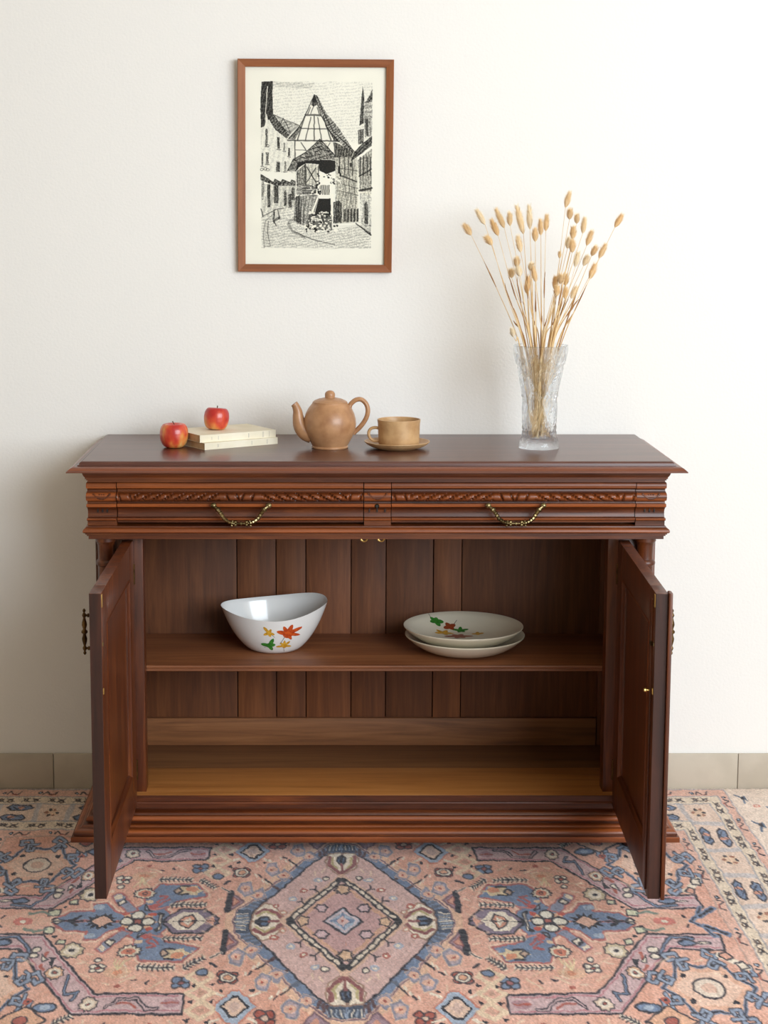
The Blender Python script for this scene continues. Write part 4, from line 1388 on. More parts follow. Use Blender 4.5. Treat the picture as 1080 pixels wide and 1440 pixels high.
# right wing of the house
cv.poly([(640, 560), (745, 607), (770, 700), (770, 1000), (660, 1010), (640, 700)], (232, 227, 208))
ht_([(636, 555), (745, 607), (730, 640), (640, 640)], .4, .95, 5, 1.0, 23)
ht_([(640, 640), (760, 640), (770, 1000), (640, 1010)], .02, .45, 5, .9, 24)
for xq in (662, 690, 712, 735): ln_([(xq, 640), (xq+4, 740)], 6, .6)
ln_([(655, 735), (760, 775)], 8, .7); ln_([(660, 700), (765, 715)], 4, .6)
for yq in (800, 840): ln_([(660, yq-15), (770, yq+12)], 4, .5)
for xq in (690, 715, 742): ln_([(xq, 770), (xq+18, 900)], 4, .5)
bl_([(655, 690), (668, 690), (670, 735), (655, 735)], .75); bl_([(720, 668), (732, 670), (734, 695), (720, 692)], .75)
ht_([(630, 890), (660, 880), (678, 900), (680, 1005), (630, 1010)], .4, .95, 0, 1, 25)
for k in range(5):
    xq = 690+k*18
    ht_([(xq, 930), (xq+12, 925), (xq+13, 1000), (xq, 1003)], .45, 1.0, 0, .9, 26)
# doorway, balustrade, flowers
bl_([(548, 872), (615, 870), (616, 965), (520, 965)], .93)
ln_([(545, 872), (510, 970)], 9, .35); cv.line([(540, 870), (505, 965)], LT, 9); cv.line([(622, 850), (622, 980)], LT, 8)
bl_([(550, 795), (612, 795), (612, 850), (550, 850)], .85)
for k in range(6): cv.line([(555+k*11, 793), (555+k*11, 852)], LT, 5)


def flowers(x0, x1, y0, y1, n_, sd):
    r_ = random.Random(sd)
    for _ in range(n_):
        x, y = r_.uniform(x0, x1), r_.uniform(y0, y1)
        cv.ell((x, y), r_.uniform(4, 8), r_.uniform(3, 7), LT if r_.random() < .58 else INK, .85, 8)


flowers(535, 675, 735, 790, 60, 1); flowers(500, 560, 790, 850, 30, 2)
bl_([(490, 960), (620, 965), (625, 1050), (480, 1045)], .6)
flowers(490, 618, 945, 1050, 130, 3); flowers(470, 660, 1020, 1060, 40, 4)
ht_([(410, 870), (440, 850), (445, 1010), (405, 1000)], .2, .75, 0, .9, 27)
for k in range(4):
    ln_([(415, 970+k*9), (375-k*2, 1000+k*6), (400, 1050+k*5), (470, 1085+k*3)], 2.2, .5)
ln_([(405, 1058), (520, 1105), (640, 1130)], 3.5, .7)
# houses on the right
ht_([(790, 246), (800, 300), (798, 450), (774, 465), (782, 330)], .5, 1.0, 0, 1.1, 28)
ht_([(766, 490), (800, 480), (800, 560), (768, 570)], .35, .9, 0, 1.0, 29)
ht_([(846, 262), (846, 330), (806, 340)], .4, .95, 50, 1, 30)
ht_([(800, 330), (846, 330), (846, 420), (800, 425)], .05, .5, 85, .5, 31)
ht_([(800, 425), (846, 420), (846, 520), (806, 530)], .1, .6, 0, .9, 32)
bl_([(806, 425), (824, 425), (824, 520), (812, 520)], .6)
ht_([(846, 520), (846, 575), (800, 610), (725, 665), (745, 610), (790, 565)], .5, 1.0, 45, 1.0, 33)
cv.poly([(765, 660), (846, 590), (846, 850), (780, 840)], (238, 233, 215))
ht_([(765, 655), (846, 590), (846, 830), (780, 830)], .1, .6, 0, 1.0, 34)
for xq in (780, 800, 820, 838): ln_([(xq, 640), (xq, 740)], 7, .7)
ln_([(775, 745), (846, 705)], 6, .8); ln_([(778, 825), (846, 810)], 12, .7)
ht_([(780, 840), (846, 830), (846, 1060), (790, 1010)], 0, .35, 5, .6, 35)
ht_([(808, 1010), (806, 900), (816, 882), (826, 905), (828, 1015)], .4, .95, 0, 1.0, 36)
ln_([(760, 1010), (846, 1075)], 7, .6)
ht_([(760, 1010), (846, 1060), (846, 1080)], .3, .8, 30, .8, 37)
# soften the plate edges
print_mat = attr_mat('etching_on_paper', 0.8, 0.0, 0.2)
ix0, ix1, iz0, iz1 = -hw_+FW, hw_-FW, FW, hh_-FW


def to_paper(X, Y):
    u = (X-125)/803.0; v = (Y-138)/1110.0
    # paper runs a little under the frame
    return np.stack([ix0-0.003+u*(ix1-ix0+0.006), np.full_like(X, -0.0058), iz1+0.003-v*(iz1-iz0+0.006)], -1)


colour_grid('print', cv, to_paper, print_mat, PIC, skirt=(1, -0.0042))

# ------------------------------------------------------------------ rug
# pattern coordinates: a across from the medallion, b towards the camera (woven 1.75 times longer than wide)
XC, YC, ST = -0.0885, -0.970, 1.75
RA, RB = 1.46, 0.970/ST
SALM = (218, 163, 142); PINK = (224, 190, 178); LIL = (200, 170, 172); BLUE = (114, 130, 158); PALE = (162, 174, 192)
CREAM = (230, 216, 198); NAVY = (36, 33, 44); RUST = (168, 90, 78); YEL = (224, 206, 184); MAUVE = (150, 116, 124)
cw, ch = 1068, 500
rc = Canvas(cw, ch, -RA, RA, -RB, RB, SALM)
n1 = smooth_noise(ch, cw, 70, 21); n2 = smooth_noise(ch, cw, 14, 22); n3 = smooth_noise(ch, cw, 4, 23)
rc.warp = ((smooth_noise(ch, cw, 5, 31)-.5)*0.006+(smooth_noise(ch, cw, 30, 33)-.5)*0.008, (smooth_noise(ch, cw, 5, 32)-.5)*0.005+(smooth_noise(ch, cw, 30, 34)-.5)*0.006)
mixv = np.clip(0.55*n1+0.35*n2+0.2*n3-0.30, 0, 1)[..., None]
rc.img = rc.img*(1-mixv*0.55)+np.array(PINK)*mixv*0.55
SG = [(sx, sy) for sx in (1, -1) for sy in (1, -1)]


def QP(pts, col, alpha=1.0, outline=None, ow=0.004):
    for sx, sy in SG:
        p = [(x*sx, y*sy) for x, y in pts]
        rc.poly(p, col, alpha)
        if outline is not None: rc.line(p, outline, ow, True)


def QL(pts, col, w=0.004, closed=False, alpha=1.0):
    for sx, sy in SG:
        rc.line([(x*sx, y*sy) for x, y in pts], col, w, closed, alpha)


def QE(c, rx, ry, col, alpha=1.0, outline=None, ow=0.0035, n=18):
    QP([(c[0]+rx*math.cos(2*PI*k/n), c[1]+ry*math.sin(2*PI*k/n)) for k in range(n)], col, alpha, outline, ow)


def star(c, r0, r1, n, asp=1.0):
    return [(c[0]+(r0 if k % 2 else r1)*math.cos(PI*k/n), c[1]+asp*(r0 if k % 2 else r1)*math.sin(PI*k/n)) for k in range(2*n)]


def rosette(c, r, fill, edge, core, asp=1.0, n=9):
    QP(star(c, r*0.86, r*1.06, n, asp), edge, 1, NAVY, 0.003)
    QE(c, r*0.62, r*0.62*asp, fill, 1)
    QE(c, r*0.22, r*0.22*asp, core, 1, NAVY, 0.002)


def comb(p, q, n, wd=0.011, c2=CREAM):
    (xa, ya), (xb, yb) = p, q
    L_ = math.hypot(xb-xa, yb-ya); tx, ty = (xb-xa)/L_, (yb-ya)/L_
    QL([p, q], c2, wd*1.1)
    for k in range(n+1):
        t = k/n
        x, y = xa+(xb-xa)*t, ya+(yb-ya)*t
        QL([(x-ty*wd*.8-tx*wd*.3, y+tx*wd*.8-ty*wd*.3), (x+tx*wd*.2, y+ty*wd*.2), (x+ty*wd*.8-tx*wd*.3, y-tx*wd*.8-ty*wd*.3)], NAVY, 0.0032)
    QL([p, q], NAVY, 0.0030)


def dashes(p, q, n, col, w, gap=0.35):
    for k in range(n):
        t0, t1 = (k+gap/2)/n, (k+1-gap/2)/n
        QL([(p[0]+(q[0]-p[0])*t0, p[1]+(q[1]-p[1])*t0), (p[0]+(q[0]-p[0])*t1, p[1]+(q[1]-p[1])*t1)], col, w)


def small_flower(c, r, petal, core, asp=1.0):
    for k in range(4):
        a = PI/4+PI/2*k
        QE((c[0]+r*.62*math.cos(a), c[1]+asp*r*.62*math.sin(a)), r*.46, r*.46*asp, petal, 1, NAVY, 0.003, 10)
    QE(c, r*.34, r*.34*asp, core, 1, NAVY, 0.0025, 10)


def hook(c, s_, ang, col=(140, 152, 174)):
    base = [(0, 0), (0.0, 0.95), (0.95, 0.95), (0.95, 0.38), (0.48, 0.38)]
    ca, sa = math.cos(ang), math.sin(ang)
    pts = [(c[0]+s_*(x*ca-y*sa), c[1]+s_*(x*sa+y*ca)) for x, y in base]
    QL(pts, NAVY, s_*0.44); QL(pts, col, s_*0.27)


# --- borders: rings measured on the right (a) and at the wall (b)
ea = [0.925, 0.955, 0.990, 1.075, 1.110, 1.140]
eb = [v/ST for v in (0.567, 0.622, 0.689, 0.830, 0.891, 0.954)]
cols = [(222, 178, 160), YEL, (226, 200, 182), YEL, (222, 178, 160), (230, 210, 194)]


def ring(i):
    a0, b0 = ea[i], eb[i]
    for sgn in (1, -1):
        rc.poly([(sgn*a0, -RB*1.1), (sgn*RA*1.1, -RB*1.1), (sgn*RA*1.1, RB*1.1), (sgn*a0, RB*1.1)], cols[i])
        rc.poly([(-RA*1.1, sgn*b0), (RA*1.1, sgn*b0), (RA*1.1, sgn*RB*1.1), (-RA*1.1, sgn*RB*1.1)], cols[i])


for i in range(6):
    ring(i)
    a0, b0 = ea[i], eb[i]
    if i == 5: a0 = ea[5]
for i in range(6):
    # keep the nested frames: redraw from the outside in is not needed, each ring starts further out
    rc.line([(-ea[i], -eb[i]), (ea[i], -eb[i]), (ea[i], eb[i]), (-ea[i], eb[i])], (150, 150, 160) if i not in (0,) else (176, 150, 140), 0.0045, True, 0.75)
# clear the overlap: cells of each strip get their motifs along the four sides


def along(i, step, fn, corner=True):
    """calls fn(x, y, ux, uy) along the strip between ring i and i+1 on all four sides"""
    am = (ea[i]+(ea[i+1] if i < 5 else 1.30))/2; bm_ = (eb[i]+(eb[i+1] if i < 5 else RB))/2
    nn_ = int(2*am/step)
    for k in range(nn_):
        x = -am+(k+0.5)*2*am/nn_
        for sg in (1, -1): fn(x, sg*bm_, 1, 0)
    nn_ = int(2*bm_/step)
    for k in range(nn_):
        y = -bm_+(k+0.5)*2*bm_/nn_
        for sg in (1, -1): fn(sg*am, y, 0, 1)


def wig(x, y, ux, uy):
    P_ = lambda s, t: (x+ux*s-uy*t, y+uy*s+ux*t)
    rc.line([P_(-.020, .006), P_(-.012, -.007), P_(.0, .006), P_(.012, .007), P_(.020, -.006)], NAVY, .0040)
    rc.line([P_(-.002, .007), P_(.012, .008)], RUST, .004)
    rc.ell(P_(-.030, 0), .006, .006, NAVY); rc.ell(P_(-.030, 0), .003, .003, PALE)


def twig(x, y, ux, uy):
    P_ = lambda s, t: (x+ux*s-uy*t, y+uy*s+ux*t)
    for s in (-1, 1):
        c = P_(s*.014, s*.002)
        rc.ell(c, .009, .009, (96, 72, 60), .8); rc.ell(c, .004, .004, CREAM)
        rc.line([P_(s*.014-.012, .007), P_(s*.014+.010, -.008)], NAVY, .003)
        rc.line([P_(s*.014-.010, -.008), P_(s*.014+.012, .006)], NAVY, .0026)


def mainb(x, y, ux, uy):
    P_ = lambda s, t: (x+ux*s-uy*t, y+uy*s+ux*t)
    for s, f in ((1, 1), (-1, -1)):
        t0 = s*.021
        p = [P_(-.042*f, t0), P_(-.028*f, t0+s*.013), P_(.022*f, t0+s*.015), P_(.034*f, t0+s*.002), P_(.02*f, t0-s*.010), P_(-.026*f, t0-s*.010)]
        rc.poly(p, BLUE); rc.line(p, NAVY, .0042, True)
        rc.ell(P_(-.008*f, t0+s*.001), .011, .007, (208, 150, 128)); rc.line([P_(-.022*f, t0), P_(-.012*f, t0+s*.008), P_(.004*f, t0-s*.006), P_(.020*f, t0+s*.004)], NAVY, .003)
    q = P_(.098, 0)
    rc.ell(q, .020, .020, (224, 190, 160), .8)
    for k in range(6):
        a = PI/3*k
        rc.ell((q[0]+.015*math.cos(a), q[1]+.015*math.sin(a)), .0055, .0055, (150, 92, 70) if k % 2 else NAVY, .8)
    for sg in (-1, 1):
        rc.line([P_(.055*sg, -.035), P_(.060*sg, .035)], PALE, .016, alpha=.45)


def outer(x, y, ux, uy):
    P_ = lambda s, t: (x+ux*s-uy*t, y+uy*s+ux*t)
    rc.line([P_(-.022, .012), P_(0, 0), P_(.024, .016)], (86, 104, 128), .006)
    rc.ell(P_(0, 0), .008, .008, NAVY); rc.line([P_(-.008, -.010), P_(.012, -.004)], (86, 104, 128), .006)
    rc.ell(P_(.045, -.012), .010, .007, (208, 140, 122)); rc.ell(P_(.045, -.012), .004, .003, CREAM)


along(0, 0.105, wig); along(1, 0.075, twig); along(2, 0.200, mainb); along(3, 0.075, twig); along(4, 0.105, wig)
for ax_ in (1.18, 1.25, 1.32, 1.39):
    for k in range(9):
        y = -0.50+k*0.125+(0.06 if int(ax_*100) % 2 else 0)
        outer(ax_, y, 0.3, 0.95); outer(-ax_, y, 0.3, 0.95)

# --- corner bands (lilac, navy outline)
band = [(0.357, 0.225), (0.553, 0.222), (0.719, 0.043), (0.891, 0.045), (0.886, 0.093), (0.762, 0.089), (0.592, 0.277), (0.353, 0.278)]
QP(band, LIL, 1, NAVY, 0.0052)
QL([(0.368, 0.231), (0.556, 0.229), (0.721, 0.055), (0.881, 0.055)], (176, 110, 120), 0.003)
QL([(0.361, 0.271), (0.591, 0.269), (0.76, 0.082), (0.879, 0.084)], (176, 110, 120), 0.003)
QL([(0.412, 0.266), (0.436, 0.264), (0.457, 0.239), (0.5, 0.239), (0.522, 0.262)], NAVY, 0.010); QL([(0.412, 0.266), (0.436, 0.264), (0.457, 0.239), (0.5, 0.239), (0.522, 0.262)], LIL, 0.004)
QL([(0.458, 0.262), (0.473, 0.25), (0.503, 0.252)], RUST, 0.005)
QE([(0.383, 0.25)][0], .020, .012, (170, 130, 138), .8); QL([(0.368, 0.25), (0.402, 0.25)], RUST, .004)
rosette([(0.562, 0.25)][0], .020, CREAM, (214, 190, 170), RUST)
QL([(0.624, 0.17), (0.62, 0.223), (0.59, 0.219), (0.6, 0.239)], NAVY, 0.009); QL([(0.624, 0.17), (0.62, 0.223), (0.59, 0.219), (0.6, 0.239)], BLUE, 0.004)
rosette([(0.657, 0.162)][0], .020, CREAM, (212, 170, 140), RUST)
QP([(0.664, 0.117), (0.682, 0.117), (0.667, 0.149)], NAVY); QL([(0.69, 0.102), (0.69, 0.117)], RUST, .008); QL([(0.682, 0.154), (0.694, 0.141)], RUST, .008)
QP([(0.683, 0.126), (0.701, 0.108), (0.695, 0.132)], CREAM, 1, NAVY, .003)
QE([(0.718, 0.093)][0], .012, .010, CREAM, 1, NAVY); QE([(0.72, 0.113)][0], .010, .008, CREAM, 1, NAVY)
QL([(0.732, 0.106), (0.752, 0.075), (0.777, 0.052), (0.826, 0.057)], NAVY, 0.010); QL([(0.732, 0.106), (0.752, 0.075), (0.777, 0.052), (0.826, 0.057)], BLUE, 0.005)
QE([(0.808, 0.071)][0], .022, .009, BLUE, 1, NAVY, .004); QE([(0.846, 0.071)][0], .016, .004, CREAM, 1, NAVY, .003)

# --- corner medallion with hooks
c0 = [(0.807, 0.207)][0]
cmx = star(c0, 0.078, 0.104, 6, 0.80)
QP(cmx, (222, 176, 152), 1, BLUE, 0.010); QL(cmx, NAVY, 0.0035, True)
QP(star(c0, 0.06, 0.075, 6, 0.75), (226, 190, 170), 1)
QE(c0, .034, .028, (222, 204, 188), 1, NAVY, .004)
QE(c0, .018, .014, (214, 178, 160), 1)
for k in range(8):
    a = 2*PI*k/8+PI/8
    c_ = (c0[0]+0.098*math.cos(a), c0[1]+0.080*math.sin(a))
    hook(c_, 0.030, a-PI/2+0.2); hook((c0[0]+0.105*math.cos(a+.2), c0[1]+0.086*math.sin(a+.2)), 0.028, a-PI/2-1.3)
for k in range(4):
    a = PI/4+PI/2*k
    QE((c0[0]+.065*math.cos(a), c0[1]+.05*math.sin(a)), .007, .006, NAVY)

# --- pendants
blue_all = [[(0.341, 0.086), (0.371, 0.13), (0.472, 0.13), (0.497, 0.089), (0.499, 0.043), (0.446, 0.029), (0.421, 0.066), (0.36, 0.08)],
            [(0.426, 0.001), (0.428, 0.034), (0.49, 0.062), (0.54, 0.029), (0.547, 0.001)],
            [(0.538, 0.001), (0.533, 0.02), (0.564, 0.034), (0.587, 0.062), (0.619, 0.062), (0.616, 0.036), (0.675, 0.031), (0.705, 0.008), (0.707, 0.001)]]
for p_ in blue_all: QL(p_, (230, 194, 172), .017, True)
for p_ in blue_all: QP(p_, BLUE, 1, (176, 104, 100), 0.0055)
QP([(0.412, 0.001), (0.435, 0.038), (0.489, 0.066), (0.533, 0.027), (0.54, 0.001)], BLUE)
QP([(0.305, 0.001), (0.304, 0.008), (0.34, 0.041), (0.404, 0.041), (0.434, 0.01), (0.436, 0.001)], (128, 112, 130), 1, NAVY, .0045)
QP([(0.333, 0.001), (0.358, 0.031), (0.396, 0.031), (0.426, 0.001)], CREAM)
QP([(0.357, 0.001), (0.37, 0.024), (0.389, 0.015), (0.398, 0.001)], (210, 150, 126), 1, NAVY, .004)
QP([(0.367, 0.001), (0.374, 0.013), (0.386, 0.001)], CREAM)
QP([(0.312, 0.001), (0.317, 0.015), (0.333, 0.001)], SALM)
# light wings inside the blue lobes
QP(star([(0.392, 0.106)][0], .026, .042, 6, .50), (214, 192, 158), 1)
QP([(0.407, 0.104), (0.421, 0.093), (0.429, 0.104), (0.417, 0.115)], (190, 160, 140), 1, NAVY, .004)
QE([(0.385, 0.111)][0], .016, .009, (206, 140, 110))
QL([(0.394, 0.093), (0.415, 0.091)], NAVY, .006); QL([(0.394, 0.122), (0.414, 0.122)], NAVY, .006)
QL([(0.438, 0.075), (0.457, 0.057), (0.467, 0.066), (0.443, 0.084), (0.465, 0.089)], (170, 92, 92), .006); QL([(0.433, 0.052), (0.465, 0.043), (0.483, 0.052)], (196, 128, 120), .006)
QE([(0.47, 0.052)][0], .012, .008, (178, 90, 86)); QE([(0.486, 0.068)][0], .010, .006, (214, 186, 160))
QP([(0.473, 0.038), (0.489, 0.041), (0.492, 0.057)], PALE, 1, NAVY, .004)
# flower in the pendant
cf = [(0.501, 0.002)][0]
cf = (cf[0], 0.0)
QP(star(cf, .040, .052, 8, .66), (214, 170, 140))
for dx_, dy_ in ((.027, 0), (-.027, 0), (0, .022), (0, -.022)):
    QE((cf[0]+dx_, dy_), .017, .0135, (228, 220, 204), 1, NAVY, .004)
QP([(cf[0]-.010, -.008), (cf[0]+.010, -.008), (cf[0]+.010, .008), (cf[0]-.010, .008)], RUST, 1, NAVY, .004)
for dx_ in (-.034, .034):
    QE((cf[0]+dx_, .026), .010, .007, (186, 84, 70))
QL([(cf[0]-.058, .0), (cf[0]-.058, .026), (cf[0]-.050, .030)], NAVY, .010); QL([(cf[0]-.058, .0), (cf[0]-.058, .026)], CREAM, .003)
# star in the arm
cs_ = [(0.59, 0.002)][0]; cs_ = (cs_[0], 0.0)
QP(star(cs_, .026, .042, 12, .72), NAVY); QP([(cs_[0]-.026, 0), (cs_[0], .019), (cs_[0]+.026, 0), (cs_[0], -.019)], (214, 170, 150))
QL([(cs_[0]+.045, .0), (cs_[0]+.100, .0)], NAVY, .004); QL([(cs_[0]+.058, .014), (cs_[0]+.075, 0)], NAVY, .008)
QP([(cs_[0]+.088, 0), (cs_[0]+.108, .010), (cs_[0]+.122, 0)], CREAM, 1, NAVY, .004)
QE([(0.606, 0.048)][0], .014, .009, PALE)
# diagonal arms
QP([(0.532, 0.027), (0.567, 0.066), (0.582, 0.089), (0.561, 0.102), (0.531, 0.066), (0.508, 0.038)], (136, 140, 160), 1, (176, 104, 100), .004)
QP([(0.541, 0.066), (0.555, 0.055), (0.562, 0.068), (0.547, 0.08)], CREAM, 1, NAVY, .004); QP([(0.556, 0.084), (0.57, 0.075), (0.577, 0.086), (0.561, 0.097)], YEL)
# combs
comb(*[(0.344, 0.057), (0.425, 0.057)], 7); comb(*[(0.392, 0.147), (0.472, 0.147)], 7); comb(*[(0.33, 0.119), (0.365, 0.147)], 5)
# rosettes and scattered motifs
rosette([(0.503, 0.097)][0], .026, (206, 128, 104), (222, 206, 184), (206, 128, 104), .72, 12)
rosette([(0.634, 0.095)][0], .028, CREAM, (204, 186, 156), NAVY, .85, 9)
small_flower([(0.562, 0.149)][0], .020, CREAM, RUST, .75)
for p_, r_ in (((900,1306), .014), ((883,1323), .011)):
    q_ = [(0.71, 0.029)][0] if p_[0] == 900 else [(0.669, 0.068)][0]
    QP([(q_[0]-r_, q_[1]-r_*.6), (q_[0]+r_*.8, q_[1]-r_*.8), (q_[0]+r_, q_[1]+r_*.6), (q_[0]-r_*.8, q_[1]+r_*.8)], (206, 204, 176), 1, NAVY, .004)
QE([(0.69, 0.05)][0], .006, .005, NAVY)
small_flower([(0.37, 0.191)][0], .024, BLUE, (150, 90, 90), .8)
QE([(0.654, 0.26)][0], .028, .013, BLUE, 1, NAVY, .0045); QE([(0.654, 0.26)][0], .012, .007, PALE)
QE([(0.697, 0.241)][0], .010, .008, RUST); QE([(0.697, 0.241)][0], .004, .003, NAVY)
q_ = [(0.695, 0.296)][0]
QP([(q_[0]-.055, q_[1]), (q_[0], q_[1]-.040), (q_[0]+.055, q_[1]), (q_[0], q_[1]+.040)], (216, 168, 140), 1, NAVY, .004); QE(q_, .016, .012, RUST, 1, NAVY)
comb(*[(0.592, 0.284), (0.623, 0.303)], 4)
for p_, q2 in (((790, 1366), (806, 1378)), ((762, 1384), (790, 1390)), ((812, 1340), (824, 1350))): pass
QL([(0.508, 0.132), (0.491, 0.162)], CREAM, .004); QL([(0.472, 0.174), (0.5, 0.191)], (226, 196, 170), .005); QL([(0.409, 0.183), (0.436, 0.207)], (226, 196, 170), .005)
QE([(0.513, 0.162)][0], .032, .018, (214, 176, 144), .6); QE([(0.513, 0.162)][0], .012, .007, (206, 140, 110))
for k in range(4):
    QL([([(0.515, 0.128)][0][0]+.012*k-.02, [(0.515, 0.128)][0][1]-.006*abs(k-1.5)), ([(0.519, 0.154)][0][0]-.002, [(0.519, 0.154)][0][1])], (220, 200, 160), .0035)
# between pendant and border
q_ = (0.78, 0.0)
QP(star(q_, .050, .075, 4, .5), (218, 172, 150)); QE(q_, .026, .014, (204, 124, 112)); QE(q_, .008, .006, CREAM)
QL([(0.72, .026), (0.745, .034), (0.77, .026)], (120, 132, 120), .008)
QL([(0.845, .0), (0.868, .022), (0.882, .050)], BLUE, .012); QL([(0.845, 0), (0.868, .022), (0.882, .050)], NAVY, .004)
QL([(0.868, .016), (0.915, .044)], BLUE, .016); dashes((0.868, .016), (0.915, .044), 4, NAVY, .008, .6)
QL([(0.870, .108), (0.915, .150)], CREAM, .018); QP([(0.868, .104), (0.885, .098), (0.895, .116), (0.878, .124)], SALM, 1, NAVY, .004); QP([(0.892, .134), (0.912, .128), (0.920, .150), (0.902, .154)], CREAM, 1, NAVY, .004)

# --- central medallion
outer_oct = [(0.271, 0.002), (0.262, 0.043), (0.212, 0.093), (0.092, 0.235), (0.038, 0.292), (0.003, 0.296)]
inner_oct = [(0.231, 0.002), (0.225, 0.036), (0.192, 0.075), (0.068, 0.223), (0.042, 0.246), (0.002, 0.254)]


def closed_q(p):
    """quadrant chain -> polygon down to the centre"""
    return [(p[0][0], 0.0)]+p[1:-1]+[(0.0, p[-1][1]), (0.0, 0.0)]


QP([(x*1.03+.012*(x > .02), y*1.02+.010*(y > .02)) for x, y in closed_q(outer_oct)], (222, 184, 156), .8)
QP(closed_q(outer_oct), BLUE); QL(outer_oct, (226, 190, 168), .009); QL(outer_oct, (120, 92, 104), .004)
for t in np.linspace(0.06, 0.95, 15):      # rungs across the band
    i_ = 1+min(3, int(t*4)); f = t*4-int(t*4)
    A_ = np.array(outer_oct[min(i_, 4)])*(1-f)+np.array(outer_oct[min(i_+1, 5)])*f
    Bq = np.array(inner_oct[min(i_, 4)])*(1-f)+np.array(inner_oct[min(i_+1, 5)])*f
    m1, m2 = A_*.75+Bq*.25, A_*.2+Bq*.8
    QL([tuple(m1), tuple(m2)], (88, 62, 66) if int(t*100) % 2 else (90, 98, 116), .0085)
QP(closed_q(inner_oct), (208, 174, 168)); QL(inner_oct, NAVY, .0045)
# mottled heart
sl, X_, Y_ = rc.win([(-.2, -.2), (.2, .2)], 0)
hm = np.clip(1-np.hypot(X_/.16, Y_/.15), 0, 1)
rc.blend(sl, hm*0.75*(0.5+n3[sl]), (168, 126, 132))
# cartouches on the ring, right and front
QP([(0.233, 0.002), (0.228, 0.041), (0.26, 0.041), (0.269, 0.002)], (66, 76, 96)); QP([(0.002, 0.258), (0.038, 0.258), (0.037, 0.288), (0.003, 0.292)], (66, 76, 96))
for k in range(5):
    QL([(0.235, 0.005), (0.264, 0.001)] if k == 0 else [([(0.235, 0.005)][0][0]+.002, .004+.006*k), ([(0.263, 0.005)][0][0], .001+.006*k)], PALE if k % 2 else CREAM, .003)
    QL([(.006+.009*k, [(0.002, 0.266)][0][1]), (.002+.009*k, [(0.002, 0.286)][0][1])], CREAM if k % 2 else PALE, .003)
# palmettes
QP([(0.229, 0.001), (0.221, 0.038), (0.195, 0.064), (0.169, 0.052), (0.144, 0.01), (0.145, 0.001)], CREAM, 1, (150, 118, 100), .004)
QL([(0.216, 0.029), (0.194, 0.043), (0.168, 0.029), (0.149, 0.008)], (140, 84, 84), .010); QL([(0.213, 0.02), (0.191, 0.034), (0.169, 0.022)], (180, 166, 120), .006)
QP([(0.181, 0.001), (0.186, 0.015), (0.203, 0.015), (0.215, 0.001)], (86, 106, 134), 1, NAVY, .005); QL([(0.153, 0.001), (0.184, 0.001)], (140, 84, 84), .006)
QP([(0.002, 0.256), (0.034, 0.252), (0.044, 0.221), (0.036, 0.195), (0.008, 0.168), (0, 0.168)], CREAM, 1, (150, 118, 100), .004)
QL([(0.031, 0.239), (0.035, 0.211), (0.02, 0.191), (0.003, 0.174)], (140, 84, 84), .010); QL([(0.023, 0.235), (0.026, 0.211), (0.014, 0.195)], (180, 166, 120), .006)
QP([(0.001, 0.207), (0.011, 0.221), (0.009, 0.237), (0.002, 0.244)], (86, 106, 134), 1, NAVY, .005); QL([(0, 0.179), (0.001, 0.211)], (140, 84, 84), .006)
# dashed diamond
d0, d1 = (0.132, 0.004), (0.006, 0.146)
QL([(0.146, 0), (0, 0.160)], (214, 178, 156), .020)
QL([d0, d1], (38, 36, 42), .0190); dashes((d0[0]-.006, d0[1]+.006), (d1[0]+.006, d1[1]-.006), 8, (222, 206, 188), .0090, .50)
QL([(0.112, 0), (0, 0.124)], (208, 164, 140), .012)
QP([(0, 0), (0.105, 0), (0, 0.116)], (196, 156, 154), .75)
for c_, r1, r2 in (((.052, .044), .018, .015),):
    QP(star(c_, r1*.75, r1, 6, r2/r1), (206, 176, 180), 1, NAVY, .004)
QP(star((.098, 0), .012, .018, 5), (216, 180, 150), 1, NAVY, .003); QP(star((0, .110), .014, .020, 5), (216, 180, 150), 1, NAVY, .003)
QP([(0.046, 0), (0, 0.044), (0, 0)], PALE); QL([(0.046, 0), (0, 0.044)], NAVY, .0048)
QL([(0.036, 0), (0, 0.034)], (208, 190, 196), .006)
QP(star((0, 0), .012, .034, 4), (110, 128, 158)); QP([(.016, 0), (0, .016), (0, 0)], (214, 180, 176)); QE((0, 0), .004, .004, RUST)
# sprigs and little flowers around the diamond
for (x, y) in ((.100, .068), (.066, .112)):
    QL([(x-.006, y-.010), (x+.004, y+.002), (x+.016, y+.001)], NAVY, .004); QL([(x+.002, y), (x+.002, y+.014)], NAVY, .004)
for (x, y, c_) in ((.168, .052, RUST), (.128, .080, PALE), (.098, .110, RUST), (.066, .148, PALE), (.150, .030, (190, 140, 120))):
    QE((x, y), .011, .009, c_, .8); QE((x, y), .005, .004, CREAM)
# rounded tabs outside the ring
for p_ in ([(0.196, 0.086), (0.221, 0.075), (0.235, 0.097), (0.209, 0.117)], [(0.228, 0.102), (0.249, 0.089), (0.269, 0.111), (0.261, 0.132), (0.239, 0.139)], [(0.135, 0.162), (0.157, 0.149), (0.171, 0.17), (0.15, 0.189)],
           [(0.165, 0.174), (0.185, 0.164), (0.202, 0.185), (0.195, 0.207), (0.175, 0.213)], [(0.067, 0.235), (0.088, 0.223), (0.104, 0.243), (0.083, 0.26)], [(0.097, 0.25), (0.118, 0.239), (0.134, 0.258), (0.127, 0.283), (0.107, 0.29)]):
    cxm = sum(q[0] for q in p_)/len(p_); cym = sum(q[1] for q in p_)/len(p_)
    QP([(cxm+(x-cxm)*1.28, cym+(y-cym)*1.28) for x, y in p_], (226, 192, 166), .9)
    QP(p_, (184, 164, 170), 1, (140, 138, 154), .006); QE((cxm, cym), .014, .011, (220, 176, 156)); QE((cxm, cym), .004, .004, RUST)
